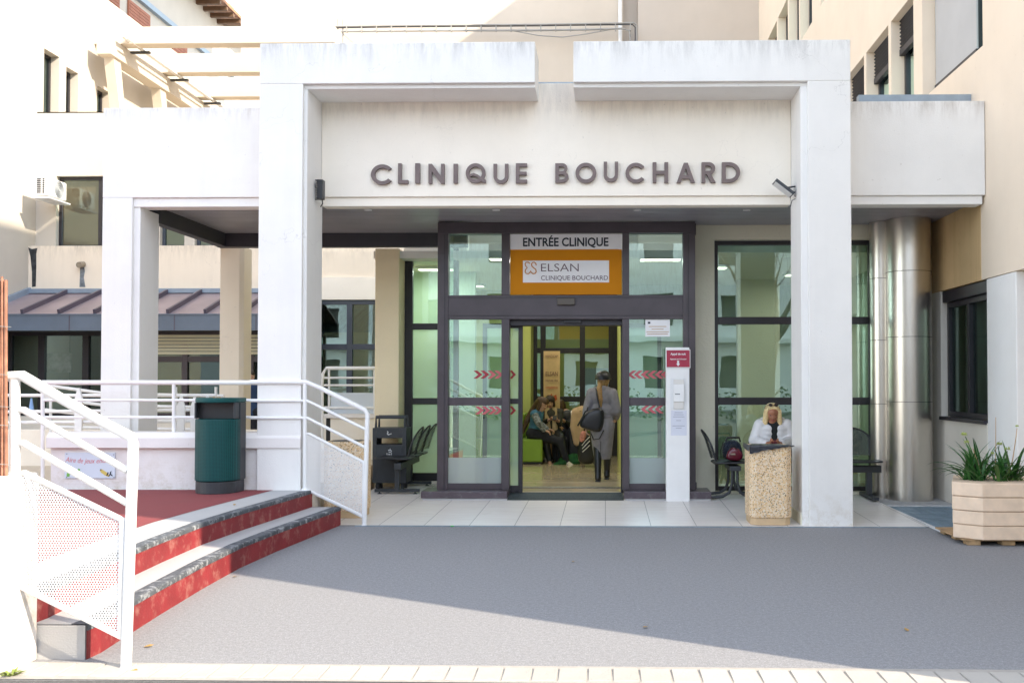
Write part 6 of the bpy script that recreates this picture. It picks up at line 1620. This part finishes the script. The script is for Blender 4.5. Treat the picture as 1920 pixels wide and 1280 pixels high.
# a chair under her
MB().box(tb0.x-.25, tb0.x+.25, tY-.28, tY+.25, LF, .50).build('pouf', M['black_metal'], bevel=.03, label='black pouf under the half hidden seated person', cat='pouf')

# ---------------------------------------------------------------- blonde woman outside
bY = 12.46
bb = at(1449, 866, Y=bY); bb.z = SZ+.01
hc = at(1448, 775, Y=bY-.10)
wl1, wr1 = at(1462,832,Y=bY-.34), at(1440,832,Y=bY-.34)
eL, eR = at(1485,825,Y=bY-.05), at(1414,825,Y=bY-.05)
t, j, sh, (c, r, f, u) = seated(bb, R(-90), 'blonde woman in white puffer jacket sitting behind the stone bin', M['skin_tan'], hc, (R(-92), R(20)),
   [(eL, wl1, V((-.8,-.35,.15)), V((0,0,1)), V((0,-1,.3))), (eR, wr1, V((.8,-.35,.15)), V((0,0,1)), V((0,-1,.3)))],
   (at(1466,858,Y=bY-.46), at(1434,858,Y=bY-.46)), (at(1464,920,Y=bY-.42), at(1436,920,Y=bY-.42)), lean=.10, torso=.52)
M['puffer'] = mat('white_quilted_nylon', (.74,.74,.75), .5, .05, 8, .6, 22)
M['black_top'] = mat('black_knit_top', (.012,.016,.018), .9)
blob('top', [(j(0,.0,.08), j(0,.04,.30), .128, .120, .78, j.r), (j(0,.04,.30), j(0,.06,.42), .118, .118, .72, j.r), (j(-.10,.05,.45), j(.10,.05,.45), .052, .052)], M['black_top'], t, .011, 4)
pj = []
for s in (-1, 1):
    for k in range(7):
        z = .05+.062*k; x = s*(.105+.004*(k > 3)); pj.append((j(x-.035*s,.03+.006*k,z), j(x+.035*s,.0+.006*k,z), .086, .090, .75, j.f))
    e, w_ = (eL, wl1) if s < 0 else (eR, wr1)
    a = sh(s)
    for k in range(6): p = a.lerp(e, k/5.0); pj.append((p, p+(e-a)*.02, .080-.002*k, .080-.002*k))
    for k in range(5): p = e.lerp(w_, k/5.0); pj.append((p, p+(w_-e)*.02, .072-.004*k, .071-.004*k))
pj += [(j(0,-.07,.10), j(0,-.03,.42), .13, .14, .6, j.r)]
blob('puffer_jacket', pj, M['puffer'], t, .011, 6)
blob('hood', [(j(-.11,-.02,.50), j(.11,-.02,.50), .060, .060), (j(-.13,.0,.49), j(-.10,.06,.45), .050, .035), (j(.13,.0,.49), j(.10,.06,.45), .050, .035)], M['puffer'], t, .011, 3)
blob('trousers', [(j(-.09,0,.09), j(.09,0,.09), .115, .115, .92, j.f)] + limb((j(-.09,0,.09),.100), (at(1466,858,Y=bY-.46),.074), (at(1464,918,Y=bY-.42),.052)) + limb((j(.09,0,.09),.100), (at(1434,858,Y=bY-.46),.074), (at(1436,918,Y=bY-.42),.052)), M['navy'], t, .013, 4)
q = lambda a, b_, d: c + r*a + f*b_ + u*d
blob('hair', [(q(0,-.045,.038), q(0,-.012,.062), .096, .080, .92, r), (q(-.075,.025,.045), q(-.088,.035,-.10), .034, .034), (q(.075,.025,.045), q(.088,.035,-.10), .034, .034), (q(-.088,.035,-.10), q(-.075,.06,-.215), .035, .016), (q(.088,.035,-.10), q(.10,.05,-.20), .036, .016), (q(-.055,.040,.085), q(-.02,.045,.098), .024, .020), (q(.055,.040,.085), q(.02,.045,.098), .024, .020), (q(0,-.06,0), q(0,-.07,-.15), .09, .07)], M['hair_plat'], t, .009, 3)
sg = thing('sunglasses', q(0,.07,.125), 'dark sunglasses pushed up on the head of the blonde woman', 'sunglasses')
for s in (-1, 1):
    b = MB(); b.lathe((0,0,0), [(.024,-.002),(.0245,.0),(.024,.002)], 16)
    for v in b.v: w0 = v.copy(); v.xyz = q(.033*s,.050,.132) + r*w0.x + (u*.8+f*-.35).normalized()*w0.y*.8 + (f*.85+u*.4).normalized()*(w0.z+.016)
    b.build('lens', M['eye'], sg)
b = MB(); b.tube([q(-.012,.068,.136), q(0,.070,.138), q(.012,.068,.136)], .003, 6)
for s in (-1, 1): b.tube([q(.057*s,.050,.134), q(.088*s,.0,.10), q(.09*s,-.04,.05)], .003, 6)
b.build('frame', M['eye'], sg)
b = MB(); b.obox(at(1452,831,Y=bY-.43), (1,0,.1), (0,1,.7), (0,-.7,1), .034, .07, .005); b.build('phone', mat('dark_red_phone', (.10,.02,.03), .3), label='dark phone in the hands of the blonde woman', cat='phone', bevel=.004)
# her bags on the side seat
dkb = thing('handbag', at(1368,850,Y=12.55), 'dark blue quilted handbag standing upright on the side seat', 'bag', 'bags on the side seat')
M['quilt'] = mat('navy_quilted_leather', (.018,.026,.045), .35, .2, 10)
def quilt(m):
    t_ = m.node_tree; b = t_.nodes['Principled BSDF']; tc = t_.nodes.new('ShaderNodeTexCoord'); sp = t_.nodes.new('ShaderNodeSeparateXYZ'); t_.links.new(tc.outputs['Object'], sp.inputs[0])
    a = mathn(t_, 'SINE', mathn(t_, 'MULTIPLY', mathn(t_, 'ADD', sp.outputs[0], sp.outputs[2]), 105.0)); c = mathn(t_, 'SINE', mathn(t_, 'MULTIPLY', mathn(t_, 'SUBTRACT', sp.outputs[0], sp.outputs[2]), 105.0))
    k = mathn(t_, 'MULTIPLY', mathn(t_, 'ABSOLUTE', a), mathn(t_, 'ABSOLUTE', c)); bp = N(t_, 'ShaderNodeBump'); bp.inputs['Strength'].default_value = 1; bp.inputs['Distance'].default_value = .01
    t_.links.new(k, bp.inputs['Height']); t_.links.new(bp.outputs[0], b.inputs['Normal'])
quilt(M['quilt'])
pouch([at(a,b_,Y=12.58) for a, b_ in ((1355,863),(1353,845),(1356,826),(1374,823),(1388,827),(1392,845),(1394,860),(1386,864))], 12.50, 12.68, .1, 'bag_body', M['quilt'], dkb)
MB().tube([at(1360,827,Y=12.54), at(1364,820,Y=12.54), at(1386,820,Y=12.54), at(1388,828,Y=12.54)], .012, 8).build('handle', M['boot'], dkb)
MB().tube([at(1356,828,Y=12.52), at(1351,845,Y=12.52), at(1352,858,Y=12.52)], .006, 6).build('strap', M['boot'], dkb)
rdb = thing('handbag', at(1376,862,Y=12.42), 'dark red glossy handbag lying against the quilted bag', 'bag', 'bags on the side seat')
M['red_leather'] = mat('dark_red_leather', (.13,.006,.022), .28, .2, 8, coat=.4)
pouch([at(a,b_,Y=12.42) for a, b_ in ((1360,863),(1361,851),(1368,840),(1376,837),(1386,840),(1395,852),(1391,860),(1388,864))], 12.36, 12.48, .1, 'bag_body', M['red_leather'], rdb)
MB().tube([at(1367,842,Y=12.37), at(1370,834,Y=12.37), at(1379,836,Y=12.37), at(1383,846,Y=12.37)], .006, 6).build('handle', M['boot'], rdb)
b = MB(); b.obox(at(1374,851,Y=12.355), (1,0,0), (0,1,0), (0,0,1), .03, .006, .008); b.build('clasp', M['inox'], rdb)

# ---------------------------------------------------------------- child glimpsed behind the front column
cY = 15.6
cb_ = at(466, 812, Y=cY); g0 = .34
cx0 = at(467,760,Y=cY).x
j = Fig((cx0, cY, g0), R(-60)); k = (at(470,697,Y=cY).z-g0)/1.64
P = lambda a, b_, d: j(a*k, b_*k, d*k)
t = thing('person', (cx0, cY, g0), 'person in navy clothes half hidden behind the left front column', 'person')
hc = P(0,.02,1.53)
body = [tuple(x if not isinstance(x, tuple) else x for x in p) for p in
        [(P(-.085,0,.88), P(.085,0,.88), .1, .1, .85, j.f), (P(0,0,.90), P(0,0,1.10), .12, .105, .72, j.r), (P(0,0,1.12), P(0,0,1.29), .112, .132, .68, j.r), (P(-.15,0,1.33), P(.15,0,1.33), .05, .05), (P(0,0,1.33), P(0,.01,1.44), .055, .047)]]
body += head_parts(hc, j.r, j.f, j.u)
for s in (-1, 1):
    body += limb((P(.16*s,0,1.32),.048), (P(.22*s,-.02,1.05),.04), (P(.22*s,.06,.83),.028)) + hand(P(.22*s,.06,.83), (0,0,-1), -j.r*s, j.f, .5)
    body += limb((P(.085*s,0,.88),.085), (P(.085*s,.01,.48),.055), (P(.085*s,0,.08),.038)) + [(P(.085*s,-.03,.04), P(.085*s,.13,.03), .036, .028)]
blob('body', body, [M['skin'], M['lips'], M['eye']], t, .011, 4, face_pick(hc, j.r, j.f, j.u))
M['navy_blue'] = mat('navy_blue_jacket', (.022,.05,.13), .85, .2, 8)
blob('jacket', [(P(0,0,.86), P(0,0,1.08), .15, .14, .78, j.r), (P(0,0,1.1), P(0,0,1.28), .14, .155, .74, j.r), (P(-.15,0,1.33), P(.15,0,1.33), .072, .072)] + limb((P(-.16,0,1.32),.066), (P(-.22,-.02,1.05),.057), (P(-.22,.05,.87),.045)) + limb((P(.16,0,1.32),.066), (P(.22,-.02,1.05),.057), (P(.22,.05,.87),.045)), M['navy_blue'], t, .012, 4)
blob('trousers', [(P(-.085,0,.86), P(.085,0,.86), .115, .115, .9, j.f)] + limb((P(-.085,0,.86),.1), (P(-.085,.01,.48),.075), (P(-.085,0,.10),.058)) + limb((P(.085,0,.86),.1), (P(.085,.01,.48),.075), (P(.085,0,.10),.058)), M['navy'], t, .013, 4)
blob('hair', [(hc-j.f*.03+j.u*.035, hc+j.f*.018+j.u*.055, .093, .080, .92, j.r), (hc-j.f*.06, hc-j.f*.06-j.u*.08, .08, .06)], M['hair_dark'], t, .011, 3)

for n_, sc_, d_ in (('coat_grey',9,.03),('puffer',10,.02),('denim',14,.02),('navy',11,.02),('scarf',16,.02),('drab',11,.02),('knit',14,.015),('black_top',12,.015)): folds(M[n_], sc_, d_)
for n_ in ('hair_brown','hair_dark','hair_blond','hair_plat'): folds(M[n_], 45, .012, (1, 1, .12))
# ================================================================== LUGGAGE AND BANNER IN THE LOBBY
M['camel'] = folds(mat('camel_wool', (.55,.38,.24), .9, .1, 8, .5, 90), 9, .03)
cY = 16.6
lug = thing('trolley_backpack', at(1100,872,Y=cY), 'black trolley backpack with white stripes on the lobby floor', 'backpack')
pouch([at(a,b_,Y=cY) for a, b_ in ((1081,871),(1083,840),(1088,815),(1102,806),(1112,818),(1117,845),(1116,866),(1108,871))], 16.5, 16.8, .1, 'pack', M['black_metal'], lug)
for i in range(3):
    MB().tube([at(1091+.6*i,835+6*i,Y=16.485), at(1098+i,826+7*i,Y=16.48), at(1106,818+8*i,Y=16.485)], .016, 8, flat=.4).build('stripe', M['sign_white'], lug)
MB().tube([at(1116,868,Y=16.52), at(1114,870,Y=16.52)], .035, 10).build('wheel', M['black_metal'], lug)
pk = pouch([at(a,b_,Y=16.5) for a, b_ in ((1086,829),(1087,812),(1092,806),(1099,808),(1100,820),(1093,829))], 16.44, 16.52, .1, 'top_pocket', mat('salmon_print', (.52,.22,.18), .8, .5, 20), lug)
bp_ = thing('suitcase', at(1078,865,Y=17.5), 'dark suitcase with a camel coat over it beside the trolley backpack', 'suitcase')
a, c_ = at(1066,872,Y=17.5), at(1090,800,Y=17.5)
MB().box(a.x, c_.x, 17.42, 17.66, LF+.03, c_.z).build('case', M['black_metal'], bp_, bevel=.03, seg=3)
MB().tube([(a.x+.05,17.54,c_.z),(a.x+.05,17.54,c_.z+.28),(c_.x-.05,17.54,c_.z+.28),(c_.x-.05,17.54,c_.z)], .009, 8).build('trolley_handle', M['inox'], bp_)
for x in (a.x+.04, c_.x-.04): MB().lathe((x,17.5,LF+.005),[(.02,0),(.025,.012),(.02,.025)],12).build('wheel', M['black_metal'], bp_)
ct = thing('camel_coat', at(1082,770,Y=16.75), 'camel wool coat draped over the suitcase handle', 'coat')
T = [at(x,y,Y=16.76) for x, y in ((1075,769),(1093,764))]
blob('coat_body', [(at(1080,773,Y=17.38), at(1091,768,Y=17.38), .085, .075), (at(1079,776,Y=17.30), at(1076,800,Y=17.28), .075, .07, .6, V((1,0,0))), (at(1076,800,Y=17.28), at(1081,830,Y=17.28), .068, .055, .6, V((1,0,0))), (at(1091,774,Y=17.30), at(1089,800,Y=17.28), .075, .065, .6, V((1,0,0))), (at(1089,800,Y=17.28), at(1086,828,Y=17.28), .06, .05, .6, V((1,0,0))), (at(1095,772,Y=17.34), at(1098,790,Y=17.32), .05, .04)], M['camel'], ct, .012, 4)
b = MB(); p = at(1088,770,Y=17.20); b.lathe((p.x,p.y,p.z),[(.012,-.004),(.012,.004)],10); b.build('button', M['black_metal'], ct)
M['green_bag'] = mat('dark_green_plush', (.008,.075,.022), .95, .5, 30)
blob('green_bag', [(at(1042,872,Y=17.0), at(1056,868,Y=17.0), .05, .06), (at(1056,866,Y=17.25), at(1076,862,Y=17.2), .10, .12), (at(1070,868,Y=17.1), at(1082,866,Y=17.1), .08, .06)], M['green_bag'], None, .016, 3, label='dark green soft bag lying on the lobby floor behind the sneakers', cat='bag')
# roll-up banner
bnY = 18.1
bn = thing('banner', at(1034,865,Y=bnY), 'tall narrow wood coloured roll up banner behind the seated women', 'banner')
a, c_ = at(1019,866,Y=bnY), at(1050,658,Y=bnY)
M['banner'] = mat('wood_print_banner', (.62,.43,.22), .6, .12, 5)
MB().obox(((a.x+c_.x)/2,bnY,(a.z+c_.z)/2), (1,.12,0), (-.12,1,0), (0,0,1), (c_.x-a.x)/2, .004, (c_.z-a.z)/2).build('sheet', M['banner'], bn)
MB().box(a.x-.02, c_.x+.02, bnY-.08, bnY+.12, LF, LF+.05).build('base', M['inox'], bn, bevel=.01)
M['b_brown'] = mat('banner_brown', (.16,.075,.05), .6); M['b_red'] = mat('banner_red', (.50,.10,.03), .6)
for txt, y, h, m in (('HANDICAP', 668, .07, 'b_brown'), ('ELSAN', 701, .11, 'b_brown'), ('recrute des', 713, .07, 'b_brown'), ('compétences', 726, .085, 'b_red')):
    p = at(1034.5, y, Y=bnY-.02); text('writing', txt, (p.x, p.y, p.z), .22, h, M[m], bn, yaw=.12)
me = loops_mesh([[(at(x,y,Y=bnY).x, at(x,y,Y=bnY).z) for x, y in ((1024,748),(1027,740),(1031,743),(1034,737),(1037,743),(1043,739),(1045,748),(1040,752),(1029,752))]], .002)
me.transform(Matrix.Translation((0,bnY-.03,0)) @ Matrix.Rotation(pi/2,4,'X')); link('graphic', me, M['b_red'], bn)
